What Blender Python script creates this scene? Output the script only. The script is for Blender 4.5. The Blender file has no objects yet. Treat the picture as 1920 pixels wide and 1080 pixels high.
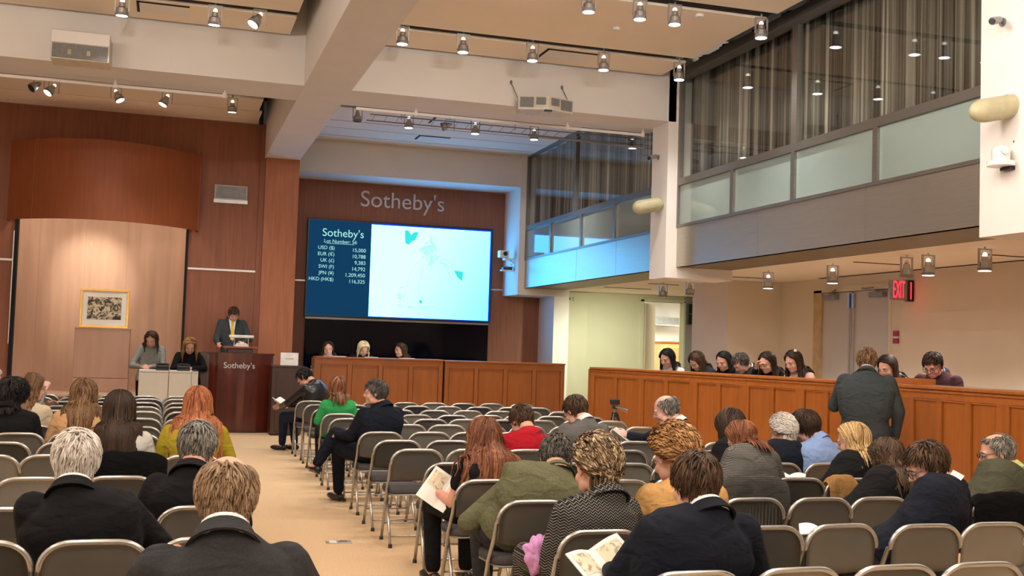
import bpy, bmesh, math, random
import numpy as np
from mathutils import Vector, Matrix, Euler, noise as mnoise
R = math.radians
C = bpy.context.scene.collection
scene = bpy.context.scene
random.seed(7)

# ------------------------------------------------------------------ camera, world, exposure
cam_d = bpy.data.cameras.new('camera')
cam_d.sensor_width = 36.0
cam_d.lens = 2100.0 * 36.0 / 1920.0
cam_d.clip_end = 200
cam = bpy.data.objects.new('camera', cam_d)
C.objects.link(cam)
YAW, PITCH, ROLL = 0.296324, 0.053506, 0.031893
_f = Vector((math.sin(YAW)*math.cos(PITCH), math.cos(YAW)*math.cos(PITCH), math.sin(PITCH)))
_r = Vector((math.cos(YAW), -math.sin(YAW), 0))
_u = _r.cross(_f)
_r2 = _r*math.cos(ROLL) + _u*math.sin(ROLL)
_u2 = -_r*math.sin(ROLL) + _u*math.cos(ROLL)
M = Matrix((( _r2.x, _u2.x, -_f.x, 0), (_r2.y, _u2.y, -_f.y, 0), (_r2.z, _u2.z, -_f.z, 1.60), (0, 0, 0, 1)))
cam.matrix_world = M
scene.camera = cam

world = bpy.data.worlds.new('world')
scene.world = world
world.use_nodes = True
world.node_tree.nodes['Background'].inputs[0].default_value = (0.05, 0.05, 0.055, 1)
world.node_tree.nodes['Background'].inputs[1].default_value = 0.2

scene.view_settings.view_transform = 'Standard'
scene.view_settings.look = 'None'
scene.view_settings.exposure = 0.0
scene.view_settings.gamma = 1.0
scene.view_settings.use_curve_mapping = False

WARM = (1.0, 0.94, 0.87)
SPOT_W = 200.0        # ceiling track spots
FILL_W = 95.0        # added fill lights, out of view
LOW_W = 185.0          # spots under the gallery
def spot_light(name, loc, target, watts, angle=110, blend=0.9, color=WARM, radius=0.05):
    l = bpy.data.lights.new(name, 'SPOT')
    l.energy = watts; l.spot_size = R(angle); l.spot_blend = blend
    l.color = color; l.shadow_soft_size = radius
    o = bpy.data.objects.new(name, l); C.objects.link(o)
    o.location = loc
    o.rotation_euler = (Vector(target)-Vector(loc)).to_track_quat('-Z', 'Y').to_euler()
    return o
def point_light(loc, watts, color=WARM, radius=0.08):
    l = bpy.data.lights.new('unseen_bulb', 'POINT'); l.energy = watts; l.color = color; l.shadow_soft_size = radius
    o = bpy.data.objects.new('unseen_bulb', l); C.objects.link(o); o.location = loc
# added fill lights without fixtures, overhead and behind the viewer
for yy in (7.8, 5.8, 3.4, 0.4, -2.2):
    for xx in (-4.5, -1.0, 2.4, 4.1):
        point_light((xx, yy, 5.2), FILL_W)
# ------------------------------------------------------------------ materials
def new_mat(name):
    m = bpy.data.materials.new(name); m.use_nodes = True
    nt = m.node_tree
    return m, nt, nt.nodes['Principled BSDF']
def lin(c):   # sRGB 0-255 to linear
    return tuple(((v/255)/12.92 if v/255 <= 0.04045 else (((v/255)+0.055)/1.055)**2.4) for v in c)
def rgba(c): return (c[0], c[1], c[2], 1.0)
def mat(name, col, rough=0.6, metal=0.0, vary=0.12, scale=(8, 8, 8), bump=0.0, bscale=None, spec=0.5, coat=0.0, detail=3):
    m, nt, b = new_mat(name)
    N, L = nt.nodes, nt.links
    tc = N.new('ShaderNodeTexCoord'); mp = N.new('ShaderNodeMapping'); mp.inputs['Scale'].default_value = scale
    L.new(tc.outputs['Object'], mp.inputs['Vector'])
    nz = N.new('ShaderNodeTexNoise'); nz.inputs['Scale'].default_value = 1.0; nz.inputs['Detail'].default_value = detail
    L.new(mp.outputs['Vector'], nz.inputs['Vector'])
    rp = N.new('ShaderNodeValToRGB')
    rp.color_ramp.elements[0].position = 0.3; rp.color_ramp.elements[1].position = 0.7
    rp.color_ramp.elements[0].color = rgba([max(0, v*(1-vary)) for v in col])
    rp.color_ramp.elements[1].color = rgba([min(1, v*(1+vary)) for v in col])
    L.new(nz.outputs['Fac'], rp.inputs['Fac']); L.new(rp.outputs['Color'], b.inputs['Base Color'])
    b.inputs['Roughness'].default_value = rough; b.inputs['Metallic'].default_value = metal
    b.inputs['Specular IOR Level'].default_value = spec
    b.inputs['Coat Weight'].default_value = coat
    if bump:
        n2 = N.new('ShaderNodeTexNoise'); n2.inputs['Detail'].default_value = 2
        mp2 = N.new('ShaderNodeMapping'); mp2.inputs['Scale'].default_value = bscale or scale
        L.new(tc.outputs['Object'], mp2.inputs['Vector']); L.new(mp2.outputs['Vector'], n2.inputs['Vector'])
        n2.inputs['Scale'].default_value = 1.0
        bp = N.new('ShaderNodeBump'); bp.inputs['Strength'].default_value = bump; bp.inputs['Distance'].default_value = 0.02
        L.new(n2.outputs['Fac'], bp.inputs['Height']); L.new(bp.outputs['Normal'], b.inputs['Normal'])
    return m
def wood(name, col, rough=0.35, vary=0.22, grain=(22, 22, 1.2), coat=0.1):
    return mat(name, col, rough, 0, vary, grain, 0.03, None, 0.5, coat, 6)
def emit(name, col, strength):
    m, nt, b = new_mat(name)
    b.inputs['Base Color'].default_value = (0, 0, 0, 1); b.inputs['Specular IOR Level'].default_value = 0.05
    b.inputs['Emission Color'].default_value = rgba(col); b.inputs['Emission Strength'].default_value = strength
    return m

M_CARPET = mat('carpet', (0.56, 0.395, 0.24), 0.95, 0, 0.09, (60, 60, 60), 0.25, (220, 220, 220), 0.1)
M_WHITE = mat('white_paint', (0.82, 0.78, 0.74), 0.75, 0, 0.02, (2, 2, 2))
M_BEAM = mat('beam_paint', (0.76, 0.73, 0.70), 0.8, 0, 0.02, (2, 2, 2))
M_CEIL = mat('ceiling_paint', (0.90, 0.79, 0.67), 0.85, 0, 0.015, (2, 2, 2))
M_WALLY = mat('cream_wall_paint', (0.70, 0.60, 0.48), 0.8, 0, 0.02, (2, 2, 2))
M_WALLG = mat('greenish_wall_paint', (0.58, 0.57, 0.42), 0.8, 0, 0.02, (2, 2, 2))
M_WALLGREY = mat('grey_wall_paint', (0.30, 0.28, 0.27), 0.8, 0, 0.02, (2, 2, 2))
M_DOOR = mat('door_paint', (0.52, 0.48, 0.44), 0.6, 0, 0.02, (2, 2, 2))
M_BLACK = mat('black_void', (0.006, 0.006, 0.008), 0.9, 0, 0.1)
M_REDWOOD = wood('red_veneer', (0.235, 0.062, 0.026), 0.6, coat=0)
M_REDWOOD2 = wood('brown_veneer', (0.25, 0.086, 0.042), 0.6, .15, coat=0)
M_PILLAR = wood('pillar_veneer', (0.36, 0.125, 0.055), 0.6, .15, coat=0)
M_CANOPY = wood('canopy_veneer', (0.27, 0.07, 0.018), 0.55, .1, coat=0)
M_NICHE = wood('niche_veneer', (0.53, 0.345, 0.25), 0.6, 0.1, (6, 6, .5))
M_PED = wood('pedestal_veneer', (0.46, 0.28, 0.20), 0.6, 0.07, (6, 6, .6))
M_COUNTER = wood('counter_oak', (0.29, 0.086, 0.014), 0.33, 0.14, (18, 18, 1.5), 0.15)
M_COUNTER2 = wood('counter_rail_oak', (0.33, 0.10, 0.018), 0.33, 0.14, (3, 18, 18), 0.15)
M_MAHOG = wood('lectern_mahogany', (0.085, 0.014, 0.007), 0.22, 0.35, (9, 9, .8), 0.4)
M_DARKBOX = wood('dark_walnut', (0.045, 0.018, 0.010), 0.4, 0.3, (12, 12, 1), 0.1)
M_STEEL = mat('brushed_steel', (0.47, 0.45, 0.385), 0.36, 0.85, 0.05, (2, 2, 120))
M_STEELDK = mat('mullion_steel', (0.24, 0.23, 0.21), 0.42, 0.8, 0.05, (4, 4, 60))
M_SILVER = mat('silver_trim', (0.50, 0.48, 0.47), 0.4, 0.8, 0.03)
M_LETTER = mat('silver_letters', (0.52, 0.47, 0.47), 0.5, 0.3, 0.03)
M_CHROME = mat('chrome', (0.72, 0.70, 0.68), 0.18, 1.0, 0.03)
M_CHAIR = mat('chair_painted_steel', (0.245, 0.235, 0.21), 0.31, 0.55, 0.06, (3, 3, 3))
M_CHAIRTUBE = mat('chair_tube_steel', (0.42, 0.41, 0.385), 0.25, 0.75, 0.04, (3, 3, 3))
M_SEAT = mat('seat_fabric', (0.072, 0.066, 0.068), 0.95, 0, 0.25, (260, 260, 260), 0.2, (300, 300, 300), 0.15)
M_RUBBER = mat('dark_rubber', (0.02, 0.02, 0.02), 0.7)
M_BLACKPL = mat('black_plastic', (0.015, 0.016, 0.02), 0.35)
M_WHITEPL = mat('white_plastic', (0.78, 0.78, 0.76), 0.35)
M_BEIGEPL = mat('beige_plastic', (0.42, 0.385, 0.24), 0.5)
M_SPKBOX = mat('cream_speaker_box', (0.62, 0.57, 0.47), 0.5)
M_GREYPL = mat('grey_plastic', (0.24, 0.24, 0.24), 0.5)
M_GRILLE = mat('speaker_grille', (0.20, 0.20, 0.19), 0.8, 0, 0.4, (180, 180, 180))
M_BLKGLASS = mat('black_glass', (0.003, 0.003, 0.007), 0.06, 0, 0.05, spec=0.12)
M_CABINET = mat('cabinet_laminate', (0.64, 0.60, 0.52), 0.45, 0, 0.02)
M_PAPER = mat('paper', (0.80, 0.78, 0.74), 0.8, 0, 0.02)
M_REDPL = mat('red_plastic', (0.35, 0.02, 0.02), 0.4)
M_LAMPON = emit('lit_lamp', (1.0, 0.95, 0.98), 14)
M_LAMPWIN = emit('bulb_glow', (1.0, 0.92, 0.75), 5)
M_LAMPOFF = mat('unlit_lamp', (0.04, 0.04, 0.045), 0.2)
M_EXIT = emit('exit_red', (1.0, 0.03, 0.05), 2.6)
M_FLESH = {}

# ------------------------------------------------------------------ object helpers
def obj(name, me, m=None, parent=None):
    if isinstance(me, bmesh.types.BMesh):
        bm = me; me = bpy.data.meshes.new(name); bm.to_mesh(me); bm.free()
    if m is not None:
        me.materials.clear() if len(me.materials) else None
        me.materials.append(m)
    o = bpy.data.objects.new(name, me); C.objects.link(o)
    if parent is not None: o.parent = parent
    return o
def tag(o, label, cat, group=None):
    o['label'] = label; o['category'] = cat
    if group: o['group'] = group
    return o
def thing(name, label, cat, loc=(0, 0, 0), rz=0.0, group=None):
    o = bpy.data.objects.new(name, None); C.objects.link(o)
    o.location = loc; o.rotation_euler = (0, 0, rz); o.empty_display_size = 0.1
    return tag(o, label, cat, group)
def struct(name, me, m=None, parent=None):
    o = obj(name, me, m, parent)
    if parent is None: o['kind'] = 'structure'
    return o
def smooth(me_or_o, on=True):
    me = me_or_o.data if hasattr(me_or_o, 'data') else me_or_o
    me.polygons.foreach_set('use_smooth', [on]*len(me.polygons)); me.update()
    return me_or_o
def box(bm, x0, x1, y0, y1, z0, z1, mtx=None, bev=0.0):
    g = bmesh.ops.create_cube(bm, size=1.0)['verts']
    for v in g:
        v.co = Vector(((x0+x1)/2+v.co.x*(x1-x0), (y0+y1)/2+v.co.y*(y1-y0), (z0+z1)/2+v.co.z*(z1-z0)))
    if bev:
        es = list({e for v in g for e in v.link_edges})
        r = bmesh.ops.bevel(bm, geom=es, offset=bev, segments=2, affect='EDGES', profile=0.5)
        g = r['verts'] if False else [v for v in bm.verts if v in set(r['verts'])] or g
    if mtx:
        for v in g: v.co = mtx @ v.co
    return g
def bx(x0, x1, y0, y1, z0, z1, bev=0.0):
    bm = bmesh.new(); box(bm, x0, x1, y0, y1, z0, z1, None, bev); return bm
_SPH = {}
def ell(bm, c, r, rot=None, u=14, v=9):
    if (u, v) not in _SPH:
        _SPH[(u, v)] = [[(math.sin(math.pi*i/v)*math.cos(2*math.pi*j/u), math.sin(math.pi*i/v)*math.sin(2*math.pi*j/u), -math.cos(math.pi*i/v)) for j in range(u)] for i in range(1, v)]
    m = Matrix.Translation(Vector(c)) @ (rot.to_4x4() if rot is not None else Matrix()) @ Matrix.Diagonal((r[0], r[1], r[2], 1))
    rows = [[bm.verts.new(m @ Vector(p)) for p in row] for row in _SPH[(u, v)]]
    lo, hi = bm.verts.new(m @ Vector((0, 0, -1))), bm.verts.new(m @ Vector((0, 0, 1)))
    F = bm.faces.new
    for j in range(u):
        k = (j+1) % u
        F((lo, rows[0][k], rows[0][j])); F((hi, rows[-1][j], rows[-1][k]))
        for a, b in zip(rows, rows[1:]): F((a[j], a[k], b[k], b[j]))
def frame_of(d):
    d = Vector(d).normalized()
    a = Vector((0, 0, 1)) if abs(d.z) < 0.9 else Vector((0, 1, 0))
    u = d.cross(a).normalized(); return u, u.cross(d).normalized()
def loft(bm, rings, cap=True):
    """rings: lists of points, all the same length"""
    vs = [[bm.verts.new(p) for p in rg] for rg in rings]
    n = len(vs[0])
    for a, b in zip(vs, vs[1:]):
        for i in range(n):
            bm.faces.new((a[i], a[(i+1) % n], b[(i+1) % n], b[i]))
    if cap:
        bm.faces.new(list(reversed(vs[0]))); bm.faces.new(vs[-1])
def tube(bm, pts, r, n=8, cap=True):
    pts = [Vector(p) for p in pts]
    rr = r if isinstance(r, (list, tuple)) else [r]*len(pts)
    rings = []; u = None
    for i, p in enumerate(pts):
        d = (pts[min(i+1, len(pts)-1)]-pts[max(i-1, 0)]).normalized()
        if u is None: u, v = frame_of(d)
        else:
            u = (u - d*u.dot(d)).normalized(); v = u.cross(d).normalized()
        rings.append([p+(u*math.cos(2*math.pi*k/n)+v*math.sin(2*math.pi*k/n))*rr[i] for k in range(n)])
    loft(bm, rings, cap)
def cone(bm, p0, p1, r0, r1, n=10):
    p0, p1 = Vector(p0), Vector(p1)
    if (p1-p0).length > 1e-4: tube(bm, [p0, p1], [r0, r1], n)
    ell(bm, p0, (r0,)*3, None, n, 6); ell(bm, p1, (r1,)*3, None, n, 6)
def cyl(bm, c0, c1, r, n=16): tube(bm, [c0, c1], r, n)
def prism_xy(bm, poly, z0, z1):
    a = [bm.verts.new((x, y, z0)) for x, y in poly]; b = [bm.verts.new((x, y, z1)) for x, y in poly]
    n = len(poly)
    for i in range(n): bm.faces.new((a[i], a[(i+1) % n], b[(i+1) % n], b[i]))
    bm.faces.new(list(reversed(a))); bm.faces.new(b)
    bmesh.ops.recalc_face_normals(bm, faces=bm.faces)
TMP = bpy.data.scenes.new('mesh_workshop')     # meshes are evaluated here, away from the big scene; removed at the end
def evaluate(o):
    vl = TMP.view_layers[0]; vl.update()
    dg = vl.depsgraph; dg.update()
    return bpy.data.meshes.new_from_object(o.evaluated_get(dg))
def text_mesh(s, size, extrude=0.0, align='CENTER'):
    cu = bpy.data.curves.new('lettering', 'FONT'); cu.body = s; cu.size = size; cu.extrude = extrude
    cu.align_x = align; cu.align_y = 'BOTTOM_BASELINE'
    o = bpy.data.objects.new('lettering', cu); TMP.collection.objects.link(o)
    me = evaluate(o); bpy.data.objects.remove(o); bpy.data.curves.remove(cu)
    return me
def blob(bm, voxel, smooth_it=6, ratio=0.35):
    """closed overlapping shapes fused into one continuous skin"""
    me = bpy.data.meshes.new('blob'); bm.to_mesh(me); bm.free()
    o = bpy.data.objects.new('blob', me); TMP.collection.objects.link(o)
    md = o.modifiers.new('r', 'REMESH'); md.mode = 'VOXEL'; md.voxel_size = voxel
    if smooth_it:
        s = o.modifiers.new('s', 'SMOOTH'); s.factor = 0.5; s.iterations = smooth_it
    if ratio < 1:
        d = o.modifiers.new('d', 'DECIMATE'); d.ratio = ratio
    out = evaluate(o); bpy.data.objects.remove(o); bpy.data.meshes.remove(me)
    smooth(out)
    return out
# ------------------------------------------------------------------ the room shell
W1, W2 = 21.3, 23.4          # panelled front wall, recessed screen wall
struct('floor', bx(-8, 14, -5, 28, -0.1, 0), M_CARPET)
struct('wall_back', bx(-8, 10, -5.2, -5, 0, 6.4), M_WHITE)
struct('wall_left', bx(-8.2, -8, -5, 21.5, 0, 6.4), M_WHITE)
cl = struct('ceiling', bx(-8, 12, -5, 24, 6.3, 6.45), M_BLACK)
# hung ceiling panels, black slots between them
def panel(x0, x1, y0, y1, z=5.65, t=0.03): struct('ceiling_panel', bx(x0, x1, y0, y1, z, z+t), M_CEIL, cl)
for (x0, x1) in ((-8, 1.36), (2.3, 6.72)):
    panel(x0, x1, -5, -1.6); panel(x0, x1, -1.35, 2.3); panel(x0, x1, 2.55, 6.2); panel(x0, x1, 6.45, 9.0)
    panel(x0, x1, 9.25, 11.6); panel(x0, x1, 11.86, 13.84); panel(x0, x1, 14.06, 14.88)
    panel(x0, x1, 16.05, 18.98)
panel(-8, 1.36, 19.15, 20.18); panel(-8, 1.42, 20.21, 21.02, 5.645); panel(-8, 1.42, 21.04, 21.3, 5.64)
panel(2.3, 7.3, 19.15, 20.30); panel(2.3, 7.3, 20.34, 20.98, 5.645); panel(2.3, 7.3, 21.0, 21.75, 5.64)
panel(2.3, 7.3, 21.78, 22.3, 5.635)
panel(6.76, 7.06, 16, 21.0, 5.66)
for (x0, x1) in ((-8, 1.36), (2.3, 6.72)):
    for (y0, y1) in ((11.6, 11.86), (13.84, 14.06), (18.98, 19.15)):
        struct('lighting_track', bx(x0, x1, y0-.02, y1+.02, 5.68, 5.70), M_BLACK, cl)
# access hatches: shallow frames sunk in the panels
def hatch(x, y, w, d, z=5.65):
    bm = bmesh.new(); t = 0.03
    box(bm, x, x+w, y, y+t, z-0.012, z+0.01); box(bm, x, x+t, y, y+d, z-0.012, z+0.01)
    struct('hatch_slot', bm, M_BLACK, cl)
    struct('hatch_cover', bx(x+t, x+w, y+t, y+d, z-0.008, z+0.01), M_WHITE, cl)
hatch(4.72, 14.15, 0.75, 0.5); hatch(4.45, 21.02, 0.62, 0.42, 5.64); hatch(4.35, 19.2, .95, .6); hatch(-0.55, 14.12, .62, .45)
for x, y in ((3.0, 12.2), (5.2, 12.9), (1.05, 12.9), (-1.7, 12.8), (5.9, 12.0)):
    bm = bmesh.new(); cyl(bm, (x, y, 5.62), (x, y, 5.66), 0.05, 14); struct('sprinkler_cap', bm, M_WHITEPL, cl)
# downstand beams
struct('ceiling_beam', bx(1.58, 2.22, -5, W1+0.0, 5.0, 6.3), M_BEAM)
struct('ceiling_beam', bx(-8, 1.58, 14.97, 15.95, 5.005, 6.3), M_BEAM)
struct('ceiling_beam', bx(2.22, 7.02, 14.97, 15.95, 5.005, 6.3), M_BEAM)
bm = bmesh.new(); box(bm, 1.84, 1.87, W1-0.04, W1, 4.93, 5.06); struct('trim_9', bm, M_WHITE)
# front wall with the display niche
nx0, nx1 = -2.62, 0.26
fw = bmesh.new()
box(fw, -8, nx0, W1, W1+0.15, 0, 5.63); box(fw, nx1, 1.58, W1, W1+0.15, 0, 5.63); box(fw, nx0, nx1, W1, W1+0.15, 4.88, 5.63)
struct('wall_front', fw, M_REDWOOD2)
struct('wall_front_upper', bx(-8, 1.45, W1+0.01, W1+0.2, 5.6, 6.3), M_WHITE)
struct('trim_1', bx(-8, nx0-0.05, W1-0.012, W1+0.01, 2.85, 2.885), M_SILVER)
struct('trim_2', bx(nx1+0.03, 1.5, W1-0.012, W1+0.01, 2.85, 2.885), M_SILVER)
# curved niche back
bm = bmesh.new(); seg = 24; pts = []
for i in range(seg+1):
    t = i/seg; a = math.pi*t
    pts.append(((nx0+nx1)/2 - math.cos(a)*1.44, W1+0.15+math.sin(a)*1.05))
lo = [bm.verts.new((x, y, 0.0)) for x, y in pts]; hi = [bm.verts.new((x, y, 5.2)) for x, y in pts]
for i in range(seg): bm.faces.new((lo[i], hi[i], hi[i+1], lo[i+1]))
nw = struct('wall_niche', bm, M_NICHE); smooth(nw)
for k in (5, 10, 14, 19):     # veneer joints
    x, y = pts[k]; bm = bmesh.new(); cyl(bm, (x, y+0.004, 0.6), (x, y+0.004, 5.1), 0.007, 6)
    struct('veneer_joint', bm, M_PED, nw)
struct('niche_ceiling', bx(nx0, nx1, W1+.15, W1+1.3, 5.15, 5.25), M_WHITE)
struct('trim_3', bx(nx0-0.03, nx0+0.03, W1-0.03, W1+0.12, 0, 3.8), M_BLACK)
struct('trim_4', bx(nx1-0.025, nx1+0.02, W1-0.03, W1+0.12, 0, 3.8), M_BLACK)
struct('trim_5', bx(nx0-0.045, nx0-0.03, W1-0.032, W1-0.01, 1.4, 3.38), M_SILVER)
# lamp behind the canopy for the print, plus two added wide fills
spot_light('niche_lamp_and_fill', (-1.35, W1-.55, 4.75), (-1.40, 22.35, 2.65), 420, 40, 1, (1, .86, .68), .04)
spot_light('niche_lamp_and_fill', (-.5, W1-.45, 4.75), (-.6, 22.2, 1.6), 120, 120, 1, (1, .84, .66), .04)
spot_light('niche_lamp_and_fill', (-2.0, W1-.35, 4.75), (-2.0, 22.2, 1.8), 120, 120, 1, (1, .84, .66), .04)
# display platform in the niche
pl = thing('display_platform', 'low wooden display platform in front of the curved niche', 'platform', (-1.2, W1-0.8, 0))
obj('platform_body', bx(-2.4, 1.0, 0.0, 1.9, 0.0, 0.53), M_CANOPY, pl)
obj('platform_top', bx(-2.42, 1.0, -0.03, 1.95, 0.53, 0.58, .008), M_NICHE, pl)
# curved wooden canopy above the niche
bm = bmesh.new(); n = 28
def arc(off):
    out = []
    for i in range(n+1):
        t = -1+2*i/n
        out.append((-1.17+t*1.61, W1 - 0.10 - off - 0.95*(1-t*t)))
    return out
o_, i_ = arc(0.05), arc(0.0)
z0, z1 = 3.555, 4.93
rings = []
for k in range(n+1):
    (xo, yo), (xi, yi) = o_[k], (o_[k][0], o_[k][1]+0.05)
    rings.append([(xo, yo, z0), (xo, yo, z1), (xi, yi, z1), (xi, yi, z0)])
loft(bm, rings)
bmesh.ops.recalc_face_normals(bm, faces=bm.faces)
cp = thing('niche_canopy', 'curved red-brown wooden canopy bulging out above the display niche', 'canopy', (0, 0, 0))
fcv = obj('curved_fascia', bm, M_CANOPY, cp); smooth(fcv)
md = fcv.modifiers.new('es', 'EDGE_SPLIT'); md.split_angle = R(40)
for t in (-0.72, -0.1, 0.5):
    x = -1.17+t*1.61; y = W1-0.15-0.95*(1-t*t)
    obj('panel_joint', bx(x-.002, x+.002, y-.002, y+.01, z0, z1), M_CANOPY, cp)
obj('side_return', bx(-2.78, -2.73, W1-0.16, W1, z0, z1), M_CANOPY, cp)
obj('side_return', bx(0.39, 0.44, W1-0.16, W1, z0, z1), M_CANOPY, cp)
# pillar between front wall and recess
pr = struct('pillar', bx(1.6, 2.22, W1-0.12, W2, 0, 5.0), M_PILLAR)
struct('pillar_side', bx(1.50, 1.6, W1-0.04, W1+0.2, 0, 5.63), M_REDWOOD2)
# small window of the projection booth
w = struct('window_9', bx(0.70, 1.29, W1-0.03, W1+0.01, 4.11, 4.44), M_STEELDK)
struct('window_pane', bx(0.725, 1.265, W1-0.036, W1-0.02, 4.2, 4.42), M_GREYPL, w)
struct('window_sill', bx(0.69, 1.30, W1-0.06, W1-0.02, 4.105, 4.17), M_SILVER, w)
# recessed screen wall
struct('wall_screen', bx(2.0, 8.1, W2, W2+0.15, 0, 4.975), M_REDWOOD2)
struct('wall_screen_upper', bx(1.6, 7.2, W2-1.05, W2+0.15, 4.975, 6.3), M_WHITE)
struct('trim_6', bx(2.2, 2.66, W2-0.015, W2+0.01, 2.845, 2.875), M_SILVER)
struct('trim_7', bx(6.62, 7.0, W2-0.015, W2+0.01, 2.84, 2.87), M_SILVER)
# white column boxes on the right, end walls and gallery
struct('column', bx(6.93, 8.0, 22.3, W2, 2.72, 6.3), M_WHITE)
struct('column', bx(6.90, 8.0, 14.97, 15.53, 2.70, 6.3), M_WHITE)
struct('column', bx(6.90, 8.6, 4.0, 8.33, 2.72, 6.3), M_WHITE)
struct('column', bx(9.0, 10.1, 17.0, 18.32, 0, 2.9), M_WALLY)
struct('end_column', bx(7.78, 8.12, 22.4, W2, 0, 2.86), M_WHITE)
ww = bmesh.new()
box(ww, 8.06, 9.98, 22.75, 22.9, 0, 2.86); box(ww, 10.96, 13, 22.75, 22.9, 0, 2.86); box(ww, 9.98, 10.96, 22.75, 22.9, 2.72, 2.86)
struct('wall_end', ww, M_WALLG)
struct('trim_8', bx(8.1, 8.66, 22.69, 22.76, 0, 2.84), M_WALLG)
struct('wall_side_room', bx(10.98, 13, 22.68, 22.76, 0, 2.84), M_WALLGREY)
# room seen through the open door
br = bmesh.new()
box(br, 9.2, 9.3, 22.9, 27, 0, 3); box(br, 9.2, 13.2, 27, 27.1, 0, 3); box(br, 13.2, 13.3, 22.9, 27, 0, 3)
struct('wall_office', br, M_WHITE)
struct('ceiling_office', bx(9.2, 13.3, 22.9, 27.1, 2.9, 3.0), M_WHITE)
lp = bpy.data.lights.new('office_lamp', 'AREA'); lp.energy = 170; lp.size = 1.6; lp.color = (0.95, 1.0, 0.88)
lo_ = bpy.data.objects.new('office_lamp', lp); C.objects.link(lo_); lo_.location = (11.4, 25.0, 2.86)
dr = struct('door_1', bx(10.02, 10.07, 22.78, 23.75, 0.01, 2.68), M_WALLY)
dr.data.transform(Matrix.Translation((10.0, 22.8, 0)) @ Matrix.Rotation(R(-37), 4, 'Z') @ Matrix.Translation((-10.0, -22.8, 0)))
struct('door_handle', bx(10.30, 10.36, 23.30, 23.34, 1.0, 1.2), M_BLACKPL, dr)
df = bmesh.new(); box(df, 9.93, 9.99, 22.70, 22.92, 0, 2.76); box(df, 10.95, 11.0, 22.70, 22.92, 0, 2.76); box(df, 9.93, 11.0, 22.70, 22.92, 2.72, 2.78)
struct('door_frame', df, M_WALLG, dr)
# right wall under the gallery with the double exit door
rw = bmesh.new()
box(rw, 10.0, 10.15, -5, 13.92, 0, 2.9); box(rw, 10.0, 10.15, 15.9, 18.4, 0, 2.9); box(rw, 10.0, 10.15, 13.92, 15.9, 2.68, 2.9)
struct('wall_right', rw, M_WALLY)
struct('wall_alcove', bx(13, 13.1, 18.3, 22.8, 0, 2.9), M_WALLG)
struct('wall_alcove_return', bx(10.1, 13, 18.2, 18.35, 0, 2.9), M_WALLG)
uc = struct('ceiling_gallery', bx(7.98, 13, 4, 22.9, 2.865, 2.95), M_CEIL)
for (x0, x1, y0, y1) in ((8.4, 9.0, 18.9, 18.95), (8.3, 9.3, 16.2, 16.25), (9.86, 9.92, 10.3, 15.6), (8.5, 9.2, 12.6, 12.64), (9.0, 9.6, 10.8, 10.84), (8.2, 9.2, 20.6, 20.65)):
    struct('ceiling_slot', bx(x0, x1, y0, y1, 2.858, 2.87), M_BLACK, uc)
for i, (y0, y1) in enumerate(((14.915, 15.70), (13.95, 14.865))):
    d = struct('door_%d' % (i+2), bx(10.02, 10.07, y0, y1, 0.01, 2.63), M_DOOR)
    yr = y0+0.03 if i == 0 else y1-0.03
    bm = bmesh.new(); cyl(bm, (9.99, yr, 0.3), (9.99, yr, 2.45), 0.014, 8); box(bm, 9.975, 10.02, yr-.025, yr+.025, 2.38, 2.6); box(bm, 9.975, 10.02, yr-.02, yr+.02, 1.28, 1.31)
    struct('latch_rod', bm, M_SILVER, d)
    yc = 15.42 if i == 0 else 14.2
    struct('door_closer', bx(9.93, 10.02, yc-.17, yc+.17, 2.52, 2.60, .01), M_GREYPL, d)
    s = -1 if i == 0 else 1
    bm = bmesh.new(); tube(bm, [(9.95, yc, 2.61), (9.88, yc+s*.26, 2.66), (10.0, yc+s*.1, 2.67)], .012, 6); struct('closer_arm', bm, M_GREYPL, d)
M_FRAMEW = mat('door_frame_tan', (0.50, 0.36, 0.2), 0.6)
dfm = bmesh.new(); box(dfm, 9.985, 10.06, 15.70, 15.93, 0, 2.68)
struct('trim_13', dfm, M_FRAMEW)
dfm = bmesh.new(); box(dfm, 9.985, 10.06, 13.89, 13.95, 0, 2.72); box(dfm, 9.985, 10.06, 13.89, 15.93, 2.64, 2.72)
struct('trim_10', dfm, M_WALLY)
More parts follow.
